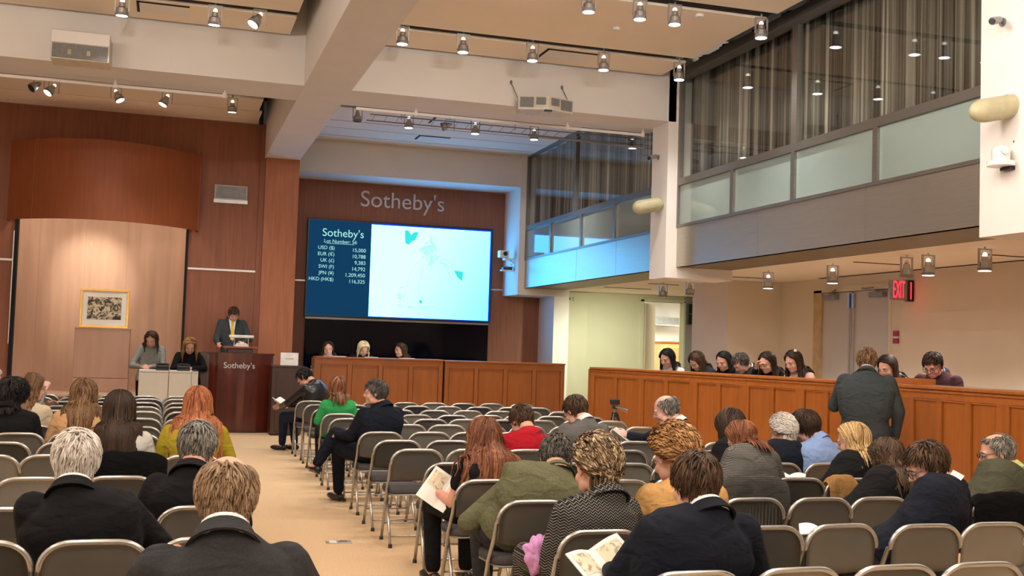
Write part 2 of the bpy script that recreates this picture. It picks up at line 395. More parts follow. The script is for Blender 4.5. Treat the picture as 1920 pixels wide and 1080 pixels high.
# gallery fascia and soffit, in two bays
def gallery(y0, y1, first_seam):
    g = struct('gallery_front', bx(7.075, 7.16, y0, y1, 2.86, 3.45), M_STEEL)
    for ys in first_seam: struct('fascia_seam', bx(7.0735, 7.08, ys, ys+.006, 2.87, 3.44), M_STEELDK, g)
    struct('gallery_soffit', bx(7.08, 7.98, y0, y1, 2.86, 2.90), mat('soffit_bronze', (0.20, 0.16, 0.10), 0.5, 0.4))
gallery(15.53, 22.3, (19.2, 17.3)); gallery(8.33, 14.97, (12.6, 10.3))
struct('gallery_floor', bx(7.16, 10, 4, 23.5, 2.95, 3.4), M_BLACK)
struct('wall_gallery', bx(9.0, 9.1, 4, 23.5, 3.4, 6.3), mat('gallery_wall', (0.45, 0.42, 0.38), 0.8))
M_PANE = None
def glass_pane():
    m = bpy.data.materials.new('clear_glass'); m.use_nodes = True
    nt = m.node_tree; N, L = nt.nodes, nt.links
    for n_ in list(N): N.remove(n_)
    out = N.new('ShaderNodeOutputMaterial'); mx = N.new('ShaderNodeMixShader'); fr = N.new('ShaderNodeLayerWeight')
    tr = N.new('ShaderNodeBsdfTransparent'); gl = N.new('ShaderNodeBsdfGlossy')
    fr.inputs['Blend'].default_value = 0.5; gl.inputs['Roughness'].default_value = 0.0
    tr.inputs['Color'].default_value = (0.93, 0.95, 0.94, 1)
    pw = N.new('ShaderNodeMath'); pw.operation = 'POWER'; pw.inputs[1].default_value = 4.0; L.new(fr.outputs['Facing'], pw.inputs[0])
    ma = N.new('ShaderNodeMath'); ma.operation = 'MULTIPLY_ADD'; ma.inputs[1].default_value = .8; ma.inputs[2].default_value = .04; L.new(pw.outputs[0], ma.inputs[0])
    L.new(ma.outputs[0], mx.inputs[0]); L.new(tr.outputs[0], mx.inputs[1]); L.new(gl.outputs[0], mx.inputs[2]); L.new(mx.outputs[0], out.inputs[0])
    return m
M_GLASS = glass_pane()
M_FROST = mat('frosted_glass', (0.27, 0.34, 0.32), 0.05, 0, 0.04, (1, .8, 1), spec=0.75)
# curtain of hanging strings: uneven vertical threads
def curtain_mat():
    m, nt, b = new_mat('string_curtain'); N, L = nt.nodes, nt.links
    tc = N.new('ShaderNodeTexCoord')
    def band(sc, zs, d):
        mp = N.new('ShaderNodeMapping'); mp.inputs['Scale'].default_value = (0.0, sc, zs)
        L.new(tc.outputs['Object'], mp.inputs['Vector'])
        nz = N.new('ShaderNodeTexNoise'); nz.inputs['Scale'].default_value = 1.0; nz.inputs['Detail'].default_value = d
        L.new(mp.outputs[0], nz.inputs['Vector']); return nz
    a, c = band(52, .10, 4), band(7, .1, 2)
    mm = N.new('ShaderNodeMath'); mm.operation = 'MULTIPLY'; L.new(a.outputs['Fac'], mm.inputs[0]); L.new(c.outputs['Fac'], mm.inputs[1])
    rp = N.new('ShaderNodeValToRGB'); e = rp.color_ramp.elements
    e[0].position = 0.15; e[0].color = (0.025, 0.02, 0.016, 1); e[1].position = 0.42; e[1].color = (0.80, 0.75, 0.66, 1)
    k = e.new(0.26); k.color = (0.27, 0.24, 0.195, 1)
    L.new(mm.outputs[0], rp.inputs['Fac']); L.new(rp.outputs['Color'], b.inputs['Base Color'])
    b.inputs['Roughness'].default_value = 0.55
    tl = N.new('ShaderNodeBsdfTranslucent'); mx = N.new('ShaderNodeMixShader'); mx.inputs[0].default_value = .5
    L.new(rp.outputs['Color'], tl.inputs['Color']); out = N['Material Output']
    L.new(b.outputs[0], mx.inputs[1]); L.new(tl.outputs[0], mx.inputs[2]); L.new(mx.outputs[0], out.inputs['Surface'])
    return m
# room lamps of the gallery behind the curtains
for yy in (9.2, 11.2, 13.4, 15.4, 17.6, 19.8, 21.6): point_light((8.5, yy, 4.4), 42)
M_CURT = curtain_mat()
def curtain(y0, y1, label):
    bm = bmesh.new(); n = int((y1-y0)/0.035); a = []; b = []
    for i in range(n+1):
        y = y0+(y1-y0)*i/n
        x = 7.27+0.05*math.sin(y*9+1.3*math.sin(y*2.1))+0.018*math.sin(y*41)
        a.append(bm.verts.new((x, y, 3.405))); b.append(bm.verts.new((x, y, 5.92)))
    for i in range(n): bm.faces.new((a[i], a[i+1], b[i+1], b[i]))
    o = obj('string_curtain', bm, M_CURT); smooth(o)
    o.modifiers.new('s', 'SOLIDIFY').thickness = 0.006
    return tag(o, label, 'curtain')
curtain(19.43, 22.32, 'grey string curtain behind the far gallery window, the bay nearer the screen')
curtain(15.5, 19.38, 'grey string curtain behind the far gallery window, the bay beside the white column')
curtain(11.80, 14.98, 'tan string curtain behind the near gallery window, the bay beside the white column')
curtain(8.33, 11.76, 'tan string curtain behind the near gallery window, the bay closest to the viewer')
wn = 0
def window(y0, y1, z0, z1, kind, zf=0.045):
    global wn; wn += 1
    bm = bmesh.new(); t = zf; x0, x1 = 7.06, 7.13
    box(bm, x0, x1, y0, y0+t, z0, z1); box(bm, x0, x1, y1-t, y1, z0, z1)
    box(bm, x0, x1, y0+t, y1-t, z0, z0+t); box(bm, x0, x1, y0+t, y1-t, z1-t, z1)
    o = struct('window_%d' % wn, bm, M_STEELDK)
    struct('glass_pane' if kind == 'clear' else 'frosted_pane', bx(7.095, 7.105, y0+t, y1-t, z0+t, z1-t), M_GLASS if kind == 'clear' else M_FROST, o)
window(8.33, 11.77, 4.10, 5.66, 'clear', .06); window(11.77, 14.97, 4.10, 5.66, 'clear', .06)
window(15.53, 19.4, 4.10, 5.66, 'clear', .06); window(19.4, 22.3, 4.10, 5.66, 'clear', .06)
for a, b in ((8.33, 10.14), (10.14, 11.78), (11.78, 13.30), (13.30, 14.97), (15.53, 17.4), (17.4, 19.0), (19.0, 20.7), (20.7, 22.3)):
    window(a, b, 3.44, 4.10, 'frosted', .04)
struct('trim_11', bx(7.03, 7.12, 8.33, 14.97, 5.66, 5.78), M_STEELDK)
struct('trim_12', bx(7.03, 7.12, 15.53, 22.3, 5.66, 5.78), M_STEELDK)
# ------------------------------------------------------------------ lettering on the walls
def letters(name, s, width, loc, m, parent=None, extr=0.01, rotx=90, bold=0):
    me = text_mesh(s, 1.0, 0.0)
    xs = [v.co.x for v in me.vertices]; w = max(xs)-min(xs); cx = (max(xs)+min(xs))/2; k = width/w
    me.transform(Matrix.Scale(k, 4) @ Matrix.Translation((-cx, 0, 0)))
    me.transform(Matrix.Translation(loc) @ Matrix.Rotation(R(rotx), 4, 'X'))
    o = obj(name, me, m, parent)
    if extr: sm = o.modifiers.new('s', 'SOLIDIFY'); sm.thickness = extr; sm.offset = 0
    return o
sg = thing('wall_lettering', 'large silver auction house lettering on the brown wall above the screen', 'sign', (4.65, W2, 4.5))
word = "Sotheby's"
for i, ch in enumerate(word):          # one raised letter at a time
    full = text_mesh(word, 1.0, 0, 'LEFT')
    fx = [v.co.x for v in full.vertices]; k = 1.80/(max(fx)-min(fx)); mid = (max(fx)+min(fx))/2
    pre = text_mesh('.'+word[:i]+'.', 1.0, 0, 'LEFT'); dot = text_mesh('.', 1.0, 0, 'LEFT')
    dx = (max(v.co.x for v in pre.vertices)-max(v.co.x for v in dot.vertices)) - (max(v.co.x for v in text_mesh('..', 1.0, 0, 'LEFT').vertices)-max(v.co.x for v in dot.vertices))
    g = text_mesh(ch, 1.0, 0, 'LEFT')
    g.transform(Matrix.Rotation(R(90), 4, 'X') @ Matrix.Scale(k, 4) @ Matrix.Translation((dx-mid, 0, 0)))
    g.transform(Matrix.Translation((0, -0.025, -0.02)))
    o = obj('letter', g, M_LETTER, sg); s_ = o.modifiers.new('s', 'SOLIDIFY'); s_.thickness = 0.03; s_.offset = 0

# ------------------------------------------------------------------ projection screen
SX0, SX1, SZ0, SZ1, SYY = 2.69, 6.62, 2.15, 4.13, W2-0.09
scr = thing('display_screen', 'big bright auction display screen with blue price list and white image', 'screen', ((SX0+SX1)/2, W2, SZ0))
def rel(o):
    o.location = Vector(o.location) - Vector(o.parent.location); return o
rel(obj('housing', bx(SX0-.03, SX1+.03, SYY, W2-.003, SZ0-.03, SZ1+.03, .01), M_BLACKPL, scr))
def split_screen():
    m, nt, b = new_mat('screen_image_light'); N, L = nt.nodes, nt.links
    tc = N.new('ShaderNodeTexCoord'); sp = N.new('ShaderNodeSeparateXYZ'); L.new(tc.outputs['Object'], sp.inputs[0])
    mr = N.new('ShaderNodeMapRange'); mr.inputs['From Min'].default_value = 4.3; mr.inputs['From Max'].default_value = 6.6
    mr2 = N.new('ShaderNodeMath'); mr2.operation = 'MULTIPLY_ADD'; mr2.inputs[1].default_value = -0.45; mr2.inputs[2].default_value = 0
    L.new(sp.outputs['Z'], mr2.inputs[0])
    ad = N.new('ShaderNodeMath'); ad.operation = 'ADD'; L.new(sp.outputs['X'], ad.inputs[0]); L.new(mr2.outputs[0], ad.inputs[1])
    mr.inputs['From Min'].default_value = 3.4; mr.inputs['From Max'].default_value = 5.6
    L.new(ad.outputs[0], mr.inputs['Value'])
    rp = N.new('ShaderNodeValToRGB'); e = rp.color_ramp.elements
    e[0].color = (0.12, 0.48, 1.0, 1); e[1].color = (0.045, 0.42, 1.0, 1)
    L.new(mr.outputs[0], rp.inputs['Fac'])
    b.inputs['Base Color'].default_value = (0, 0, 0, 1)
    L.new(rp.outputs['Color'], b.inputs['Emission Color']); b.inputs['Emission Strength'].default_value = 6.5
    return m
M_SCRW = split_screen()
M_SCRB = emit('screen_blue', (0.004, 0.045, 0.115), 1.0)
M_SCRT = emit('screen_text', (0.45, 0.95, 0.90), 0.9)
M_SCRC = emit('screen_turquoise', (0.05, 0.83, 0.80), 1.0)
M_SCRP = emit('screen_pale_turquoise', (0.50, 0.98, 0.94), 1.0)
M_SCRL = emit('screen_edge_blue', (0.0, 0.05, 0.75), 1.0)
XD = 3.99
rel(obj('price_panel', bx(SX0, XD, SYY-.006, SYY, SZ0, SZ1), M_SCRB, scr))
rel(obj('image_panel', bx(XD, SX1-.03, SYY-.006, SYY, SZ0+.02, SZ1-.03), M_SCRW, scr))
be = bmesh.new(); box(be, XD-.02, SX1, SYY-.004, SYY, SZ1-.04, SZ1); box(be, SX1-.035, SX1, SYY-.004, SYY, SZ0, SZ1); box(be, XD-.02, SX1, SYY-.004, SYY, SZ0, SZ0+.025)
rel(obj('image_border', be, M_SCRL, scr))
def st(s, x, z, size, align='CENTER', m=None):
    """one flat part per word"""
    ext = lambda q: (min(v.co.x for v in q.vertices), max(v.co.x for v in q.vertices))
    dot = text_mesh('.', size, 0, 'LEFT'); d1 = ext(dot)[1]; adv = ext(text_mesh('..', size, 0, 'LEFT'))[1]-d1
    e = ext(text_mesh(s, size, 0, 'LEFT')); off = x-(e[0]+e[1])/2 if align == 'CENTER' else x-e[1]
    pos = 0
    for wd_ in s.split(' '):
        dx = ext(text_mesh('.'+s[:pos]+'.', size, 0, 'LEFT'))[1]-d1-adv if pos else 0
        me = text_mesh(wd_, size, 0, 'LEFT'); me.transform(Matrix.Translation((off+dx, SYY-.0085, z)) @ Matrix.Rotation(R(90), 4, 'X'))
        rel(obj('screen_text', me, m or M_SCRT, scr)); pos += len(wd_)+1
t_ = text_mesh("Sotheby's", 1.0); tw = max(v.co.x for v in t_.vertices)-min(v.co.x for v in t_.vertices)
st("Sotheby's", 3.40, 3.80, 0.86/tw)
st('Lot Number: 56', 3.35, 3.665, 0.105)
rel(obj('underline', bx(3.06, 3.64, SYY-.0088, SYY-.0080, 3.645, 3.652), M_SCRT, scr))
for i, (a, b_) in enumerate((('USD ($)', '15,000'), ('EUR (\u20ac)', '10,788'), ('UK (\u00a3)', '9,383'), ('SWI (F)', '14,792'), ('JPN (\u00a5)', '1,209,450'), ('HKD (HK$)', '116,325'))):
    st(a, 3.23, 3.525-i*.131, 0.104, 'RIGHT'); st(b_, 3.885, 3.50-i*.131, 0.108, 'RIGHT')
# washed-out marks of the picture on screen: flat print
def marks(name, polys, m):
    bm = bmesh.new()
    for po in polys:
        vs = [bm.verts.new((x, SYY-.0086, z)) for x, z in po]
        if len(vs) > 2: bm.faces.new(vs)
    return rel(obj(name, bm, m, scr))
rnd = random.Random(3)
def scatter(cx, cz, sx, sz, n, r):
    out = []
    for _ in range(n):
        x, z = cx+rnd.gauss(0, sx), cz+rnd.gauss(0, sz); k = r*rnd.uniform(.5, 1.4)
        out.append([(x+k*math.cos(a)*rnd.uniform(.5, 1.2), z+k*math.sin(a)*rnd.uniform(.5, 1.2)) for a in [j*math.pi/3 for j in range(6)]])
    return out
marks('image_mark', [[(4.70, 4.02), (4.72, 3.74), (4.80, 3.72), (4.86, 3.80), (4.93, 3.82), (5.0, 4.0), (4.90, 3.99), (4.84, 3.93), (4.78, 4.02)],
                     [(5.80, 3.22), (5.88, 3.08), (5.99, 3.0), (6.0, 3.20), (5.92, 3.21)]] + scatter(5.08, 2.50, .02, .02, 2, .035), M_SCRC)
marks('image_marks', scatter(5.25, 3.62, .11, .08, 44, .04) + scatter(5.3, 3.46, .025, .07, 16, .04) + scatter(5.28, 3.84, .012, .06, 12, .025) + scatter(5.62, 3.35, .09, .05, 14, .028) +
      scatter(5.2, 2.40, .42, .012, 26, .022) + scatter(4.68, 2.6, .05, .1, 12, .025), M_SCRP)['kind'] = 'stuff'
ribs = []
for (xa, xb, za, zb_, bow) in ((4.98, 4.72, 3.36, 2.42, -.06), (5.12, 5.06, 3.34, 2.42, -.04), (5.42, 5.58, 3.3, 2.42, .05), (5.66, 5.9, 3.2, 2.42, .08), (5.0, 5.8, 3.4, 3.25, 0)):
    for k in range(10):
        t0, t1 = k/10, (k+1)/10
        f = lambda t: (xa+(xb-xa)*t+bow*math.sin(math.pi*t), za+(zb_-za)*t+(.08*math.sin(math.pi*t) if xa == 5.0 else 0))
        (x0, za_), (x1, zb2) = f(t0), f(t1); w_ = .005
        ribs.append([(x0-w_, za_), (x0+w_, za_+.004), (x1+w_, zb2+.004), (x1-w_, zb2)])
marks('image_lines', ribs, M_SCRP)['kind'] = 'stuff'
# black glass wall under the screen
bg = thing('black_glass_wall', 'black glossy glass wall panels under the bright display screen', 'glass wall', (4.65, W2, 0))
for k in range(4):
    x0 = SX0+k*(SX1-SX0)/4
    rel(obj('glass_panel', bx(x0+.002, x0+(SX1-SX0)/4-.002, W2-.05, W2-.01, 0.4, SZ0-.04), M_BLKGLASS, bg))
rel(obj('top_rail', bx(SX0, SX1, W2-.055, W2-.02, SZ0-.075, SZ0-.035), M_STEELDK, bg))

# ------------------------------------------------------------------ pedestal and framed print
pd = thing('display_pedestal', 'pale wooden display pedestal holding the framed print in the niche', 'pedestal', (-1.12, 21.5, 0.58))
for nm, x0, x1, z0, z1 in (('lower_block', -.47, .47, 0, .245), ('upper_block', -.465, .465, .25, 1.13)):
    obj(nm, bx(x0, x1, -.15, .28, z0, z1, .008), M_PED, pd)
obj('top_ledge', bx(-.475, .475, -.16, .29, 1.13, 1.145, .004), M_NICHE, pd)
fp = thing('framed_print', 'small framed black and white print in a gilt frame on the pedestal', 'framed print', (-1.12, 21.52, 1.727))
fp.rotation_euler = (R(-6), 0, 0)
M_GILT = mat('gilt_frame', (0.72, 0.42, 0.10), 0.35, 0.4, 0.1)
for nm, a in (('frame_rail', (-.42, .42, -.02, .02, 0, .045)), ('frame_rail', (-.42, .42, -.02, .02, .665, .71)), ('frame_stile', (-.42, -.375, -.02, .02, .045, .665)), ('frame_stile', (.375, .42, -.02, .02, .045, .665))):
    obj(nm, bx(*a, bev=.006), M_GILT, fp)
obj('mount', bx(-.38, .38, -.004, .012, .04, .67), M_PAPER, fp)
def print_mat():
    m, nt, b = new_mat('abstract_print'); N, L = nt.nodes, nt.links
    tc = N.new('ShaderNodeTexCoord'); nz = N.new('ShaderNodeTexNoise'); nz.inputs['Scale'].default_value = 11; nz.inputs['Detail'].default_value = 3; nz.inputs['Distortion'].default_value = 1.6
    L.new(tc.outputs['Object'], nz.inputs['Vector'])
    rp = N.new('ShaderNodeValToRGB'); e = rp.color_ramp.elements; e[0].position = .42; e[0].color = (.03, .028, .022, 1); e[1].position = .58; e[1].color = (.62, .54, .38, 1)
    L.new(nz.outputs['Fac'], rp.inputs['Fac']); L.new(rp.outputs['Color'], b.inputs['Base Color']); b.inputs['Roughness'].default_value = .7
    return m
obj('print_sheet', bx(-.29, .29, -.008, .0, .155, .56), print_mat(), fp)
obj('back_strut', bx(-.03, .03, .02, .14, 0, .5), M_DARKBOX, fp)

# ------------------------------------------------------------------ lectern
lc = thing('lectern', 'tall dark mahogany lectern with silver lettering and a raised reading desk', 'lectern', (1.2, 20.0, 0))
poly = [(-.60, .45), (-.60, -.02), (-.40, -.10)]
for k in range(9):
    t = k/8; poly.append((-.36+.9*t, -.13-.09*math.sin(math.pi*t)))
poly += [(.58, -.02), (.58, .45)]
bm = bmesh.new(); prism_xy(bm, poly, 0.03, 1.33); obj('body', bm, M_MAHOG, lc)
bm = bmesh.new(); prism_xy(bm, [(x*1.03, y*1.03) for x, y in poly], 1.33, 1.365); obj('top_cap', bm, M_MAHOG, lc)
bm = bmesh.new(); prism_xy(bm, [(x*.98, y*.95) for x, y in poly], 0.0, 0.03); obj('plinth', bm, M_DARKBOX, lc)
bm = bmesh.new(); box(bm, -.66, -.40, -.06, .4, 0.02, 1.36, None, .01); obj('side_pier', bm, M_DARKBOX, lc)
obj('desk_support', bx(-.20, .22, -.08, .28, 1.365, 1.44, .006), M_DARKBOX, lc)
bm = bmesh.new(); box(bm, -.28, .30, -.14, .32, 1.44, 1.475, None, .006); obj('reading_desk', bm, M_REDWOOD, lc)
lt = letters('lettering', "Sotheby's", 0.52, (-.005, -.232, 1.105), M_SILVER, lc, .008)
# reading light bar and papers on the lectern
rl = thing('reading_light', 'white bar reading light on two thin posts over the lectern desk', 'lamp', (1.22, 19.95, 1.475))
obj('light_bar', bx(-.21, .21, -.035, .035, .15, .20, .012), M_WHITEPL, rl)
for s in (-1, 1):
    bm = bmesh.new(); cyl(bm, (s*.12, .0, 0), (s*.12, 0, .15), .008, 8); obj('post', bm, M_CHROME, rl)
spot_light('reading_light_beam', (1.22, 19.98, 1.62), (1.15, 20.5, 1.75), 7, 150)
bk = thing('auction_book', 'thick open white auction book on the lectern desk', 'book', (1.23, 20.0, 1.476))
for s in (-1, 1):
    bm = bmesh.new(); rg = []
    for k in range(7):
        t = k/6; x = s*t*.115; z = .012+.055*math.sin(math.pi*min(1, .15+t*.85))
        rg.append([(x, -.11, 0), (x, -.11, z), (x, .13, z), (x, .13, 0)])
    loft(bm, rg); bmesh.ops.recalc_face_normals(bm, faces=bm.faces); obj('page_block', bm, M_PAPER, bk)
# walnut side box with the little board
sb = thing('side_desk', 'dark walnut box desk standing right beside the lectern', 'desk', (1.98, 19.5, 0))
obj('body', bx(-.27, .25, -.2, .3, 0.02, 1.15, .006), M_DARKBOX, sb)
obj('front_panel', bx(-.20, .20, -.212, -.2, .08, 1.07, .004), M_DARKBOX, sb)
obj('top', bx(-.285, .265, -.215, .31, 1.15, 1.18, .005), M_DARKBOX, sb)
obj('foot', bx(-.25, .23, -.18, .28, 0, 0.02), M_RUBBER, sb)
mo = thing('white_board_display', 'small tilted white display panel on the walnut side desk', 'display', (2.0, 19.42, 1.18), R(-4))
bm = bmesh.new(); box(bm, -.15, .15, -.012, .012, 0, .22, Matrix.Rotation(R(-8), 4, 'X'), .005); obj('shell', bm, M_WHITEPL, mo)
bm = bmesh.new(); box(bm, -.07, .07, -.0145, -.0125, .105, .13, Matrix.Rotation(R(-8), 4, 'X')); obj('faded_mark', bm, mat('faded_orange', (.62, .50, .42), .6, 0, .2, (60, 10, 60)), mo)
obj('stand', bx(-.08, .08, -.01, .10, 0, .012), M_GREYPL, mo)
# white cabinets with two black telephones
for k, (x0, x1, side) in enumerate(((-.42, .04, 'left'), (.045, .505, 'right'))):
    cb = thing('white_cabinet', 'plain white laminate counter cabinet by the stage, %s one of the pair' % side, 'cabinet', ((x0+x1)/2, 19.0, 0), 0, None)
    h = (x1-x0)/2-.002
    obj('body', bx(-h, h, 0, .55, .06, 1.025), M_CABINET, cb)
    obj('front_panel', bx(-h+.003, h-.003, -.018, 0, .07, 1.022, .003), M_CABINET, cb)
    obj('top', bx(-h, h, -.02, .56, 1.027, 1.055, .003), M_CABINET, cb)
    obj('plinth', bx(-h+.02, h-.02, .03, .5, 0, .06), M_GREYPL, cb)
for k, x in enumerate((-.06, .27)):
    ph = thing('desk_telephone', 'black desk telephone console on the %s white cabinet' % ('left' if k == 0 else 'right'), 'telephone', (x, 19.12, 1.056))
    bm = bmesh.new(); prism_xy(bm, [(-.10, -.06), (.10, -.06), (.10, .10), (-.10, .10)], 0, .03); box(bm, -.10, .10, -.03, .07, .02, .085, Matrix.Rotation(R(12), 4, 'X'), .01); obj('console', bm, M_BLACKPL, ph)
    bm = bmesh.new(); tube(bm, [(-.10, .02, .085), (-.06, .02, .105), (.06, .02, .105), (.10, .02, .085)], [.022, .015, .015, .022], 8); obj('handset', bm, M_BLACKPL, ph)
    obj('display', bx(-.05, .05, .075, .08, .05, .09), M_GREYPL, ph)
tp = obj('loose_papers', bx(-.22, .02, 0, .2, 0, .008), M_PAPER); tp.location = (-.2, 19.06, 1.056); tag(tp, 'sheets of white paper in front of the woman in grey on the white cabinet', 'paper')
t2 = obj('writing_pad', bx(-.09, .09, 0, .15, 0, .012), M_PAPER); t2.location = (.40, 19.14, 1.056); tag(t2, 'white writing pad in front of the woman in black on the white cabinet', 'paper')
mb = thing('mobile_phone', 'small black handset lying at the right end of the white cabinets', 'phone', (.455, 19.04, 1.056), R(30))
obj('shell', bx(-.03, .03, -.06, .06, 0, .02, .006), M_BLACKPL, mb); obj('screen', bx(-.024, .024, -.01, .05, .02, .022), M_GREYPL, mb)
bm = bmesh.new(); tube(bm, [(.40, 18.978, 1.05), (.395, 18.965, .9), (.41, 18.965, .7), (.40, 18.968, .45), (.42, 18.968, .06)], .004, 6); tag(obj('phone_cord', bm, M_GREYPL), 'thin grey cord hanging down the right white cabinet', 'cord')
# podium step for the auctioneer
st_ = thing('podium_step', 'low dark podium step behind the lectern', 'step', (1.15, 20.75, 0))
obj('tread', bx(-.6, .45, -.25, .45, .31, .34), M_DARKBOX, st_); obj('riser', bx(-.6, .45, -.25, .45, 0, .31), M_REDWOOD, st_)

# ------------------------------------------------------------------ panelled bidding counters
def counter_run(root, p0, p1, npan, h, depth=.42, endcap=(0, 0)):
    """front face from p0 to p1 (seen from the room), panels recessed between stiles"""
    p0, p1 = Vector(p0), Vector(p1); d = p1-p0; L_ = d.length; ang = math.atan2(d.y, d.x)
    T = Matrix.Translation((p0.x, p0.y, 0)) @ Matrix.Rotation(ang, 4, 'Z')
    def part(nm, a, m, bev=0.003):
        bm = bx(*a, bev=bev); bmesh.ops.transform(bm, matrix=T, verts=bm.verts)
        return obj(nm, bm, m, root)
    part('carcass', (0, L_, .035, depth, 0, h-.03), M_COUNTER, 0)
    part('top', (-.01, L_+.01, -.02, depth+.04, h-.03, h), M_COUNTER2, .006)
    part('top_rail', (0, L_, 0, .035, h-.125, h-.03), M_COUNTER2)
    part('top_bead', (0, L_, -.012, .0, h-.062, h-.045), M_COUNTER2, .003)
    part('bottom_rail', (0, L_, 0, .035, 0, .14), M_COUNTER2)
    sw = .075; pw = (L_-sw)/npan
    for i in range(npan+1):
        part('stile', (i*pw, i*pw+sw, 0, .035, .14, h-.125), M_COUNTER)
    for i in range(npan):
        x0, x1 = i*pw+sw, (i+1)*pw
        part('panel', (x0+.012, x1-.012, .018, .035, .152, h-.137), M_COUNTER, .004)
        part('panel_bead', (x0, x1, .006, .02, h-.143, h-.125), M_COUNTER2, .003)
c1 = thing('front_counter', 'tall orange oak panelled counter under the screen, left section', 'counter', (0, 0, 0))
counter_run(c1, (2.535, 20.0), (4.835, 20.0), 4, 1.345)
obj('end_panel', bx(2.50, 2.535, 19.99, 20.45, 0, 1.32), M_COUNTER, c1)
c2 = thing('front_counter', 'tall orange oak panelled counter under the screen, right section', 'counter', (0, 0, 0))
counter_run(c2, (4.875, 20.0), (7.20, 20.0), 4, 1.335)
c3 = thing('telephone_counter', 'long curved orange oak panelled telephone bidding counter along the right side', 'counter', (0, 0, 0))
pts_c = [(5.947, 15.39), (6.28, 14.36), (6.56, 13.28), (6.78, 12.32), (6.96, 11.36), (7.07, 10.48), (7.12, 9.6), (7.14, 8.3), (7.14, 7.0), (7.14, 5.7)]
for a, b in zip(pts_c, pts_c[1:]):
    counter_run(c3, a, b, max(1, round((Vector(b)-Vector(a)).length/.50)), 1.36, .36)
ec = bmesh.new(); box(ec, -.02, .36, -.02, .02, 0, 1.33); bmesh.ops.transform(ec, matrix=Matrix.Translation((5.947, 15.41, 0)) @ Matrix.Rotation(R(18), 4, 'Z'), verts=ec.verts)
obj('end_panel', ec, M_COUNTER, c3)
# raised floor behind the front counter; little white side table
stg = thing('staff_platform', 'raised staff platform behind the front counter', 'platform', (4.9, 21.0, 0))
obj('deck', bx(-2.3, 2.4, -.4, 2.2, 0, .02), M_DARKBOX, stg)
sd = thing('side_table', 'small white topped side table left of the front counter', 'table', (2.42, 20.55, 0))
obj('table_top', bx(-.13, .10, -.15, .15, 1.07, 1.10, .004), M_WHITEPL, sd)
bm = bmesh.new(); cyl(bm, (0, 0, .03), (0, 0, 1.07), .022, 10); obj('post', bm, M_CHROME, sd)
bm = bmesh.new(); cyl(bm, (0, 0, 0), (0, 0, .03), .13, 18); obj('foot', bm, M_CHROME, sd)
# papers along the counters
for i, (x, y, rz, lab) in enumerate(((2.95, 20.2, .1, 'in front of the dark haired woman in white'), (3.55, 20.22, -.2, 'in front of the white blonde woman'), (4.2, 20.2, .2, 'in front of the curly haired woman'))):
    o = obj('bid_sheet', bx(-.12, .12, -.09, .09, 0, .01), M_PAPER); o.location = (x, y, 1.346); o.rotation_euler = (0, 0, rz); tag(o, 'white bid sheet on the front counter '+lab, 'paper')
# added unseen lamps behind the front counter, to brighten the staff's faces
for x in (2.86, 3.54, 4.22):
    rd = thing('added_desk_lamp', 'added unseen reading lamp behind the front counter, %s of three' % {2.86: 'left', 3.54: 'middle', 4.22: 'right'}[x], 'lamp', (x+.2, 20.36, 1.0))
    bm = bmesh.new(); cyl(bm, (0, 0, 0), (0, 0, .02), .06, 14); cyl(bm, (0, 0, .02), (0, 0, .22), .008, 8); obj('lamp_base', bm, M_BLACKPL, rd)
    bm = bmesh.new(); ell(bm, (0, .03, .235), (.05, .06, .03)); obj('lamp_head', bm, M_WHITEPL, rd)
    obj('shelf', bx(-.3, .3, -.15, .15, -.03, 0), M_COUNTER2, rd)
    spot_light('face_fill_beam', (x+.2, 20.48, 1.30), (x, 20.85, 1.52), 5, 120, 1, (1, .96, .9), .04)
tray = thing('document_tray', 'tan wooden box tray on the counter in front of the man in maroon', 'tray', (7.36, 9.85, 1.36), R(85))
obj('base', bx(-.2, .2, -.13, .13, 0, .012), M_COUNTER, tray)
for a in ((-.2, .2, -.13, -.115, .012, .06), (-.2, .2, .115, .13, .012, .06), (-.2, -.185, -.115, .115, .012, .06), (.185, .2, -.115, .115, .012, .06)): obj('side', bx(*a), M_COUNTER2, tray)
# ------------------------------------------------------------------ camera tripod
tr = thing('camera_tripod', 'small camera on a black tripod between the two counters', 'tripod', (5.52, 13.4, 0))
for k in range(3):
    a = R(90+120*k+15); bm = bmesh.new()
    tube(bm, [(0.03*math.cos(a), .03*math.sin(a), .80), (.16*math.cos(a), .16*math.sin(a), .4), (.29*math.cos(a), .29*math.sin(a), 0.02)], [.018, .015, .011], 8)
    lg = obj('leg', bm, M_BLACKPL, tr); bm = bmesh.new(); ell(bm, (.29*math.cos(a), .29*math.sin(a), .014), (.016, .016, .014)); obj('rubber_foot', bm, M_RUBBER, lg)
bm = bmesh.new(); cyl(bm, (0, 0, .45), (0, 0, .88), .015, 10); obj('centre_column', bm, M_CHROME, tr)
bm = bmesh.new(); cyl(bm, (0, 0, .76), (0, 0, .82), .04, 10); obj('collar', bm, M_BLACKPL, tr)
bm = bmesh.new(); box(bm, -.03, .03, -.03, .03, .86, .91, None, .008); obj('pan_head', bm, M_BLACKPL, tr)
bm = bmesh.new(); tube(bm, [(0, -.02, .89), (.13, -.14, .85)], [.012, .022], 8); obj('pan_handle', bm, M_CHROME, tr)
bm = bmesh.new(); box(bm, -.06, .06, -.03, .03, .915, .985, None, .01); cyl(bm, (-.005, .03, .95), (-.005, .09, .95), .028, 12); obj('camera_body', bm, M_BLACKPL, tr)

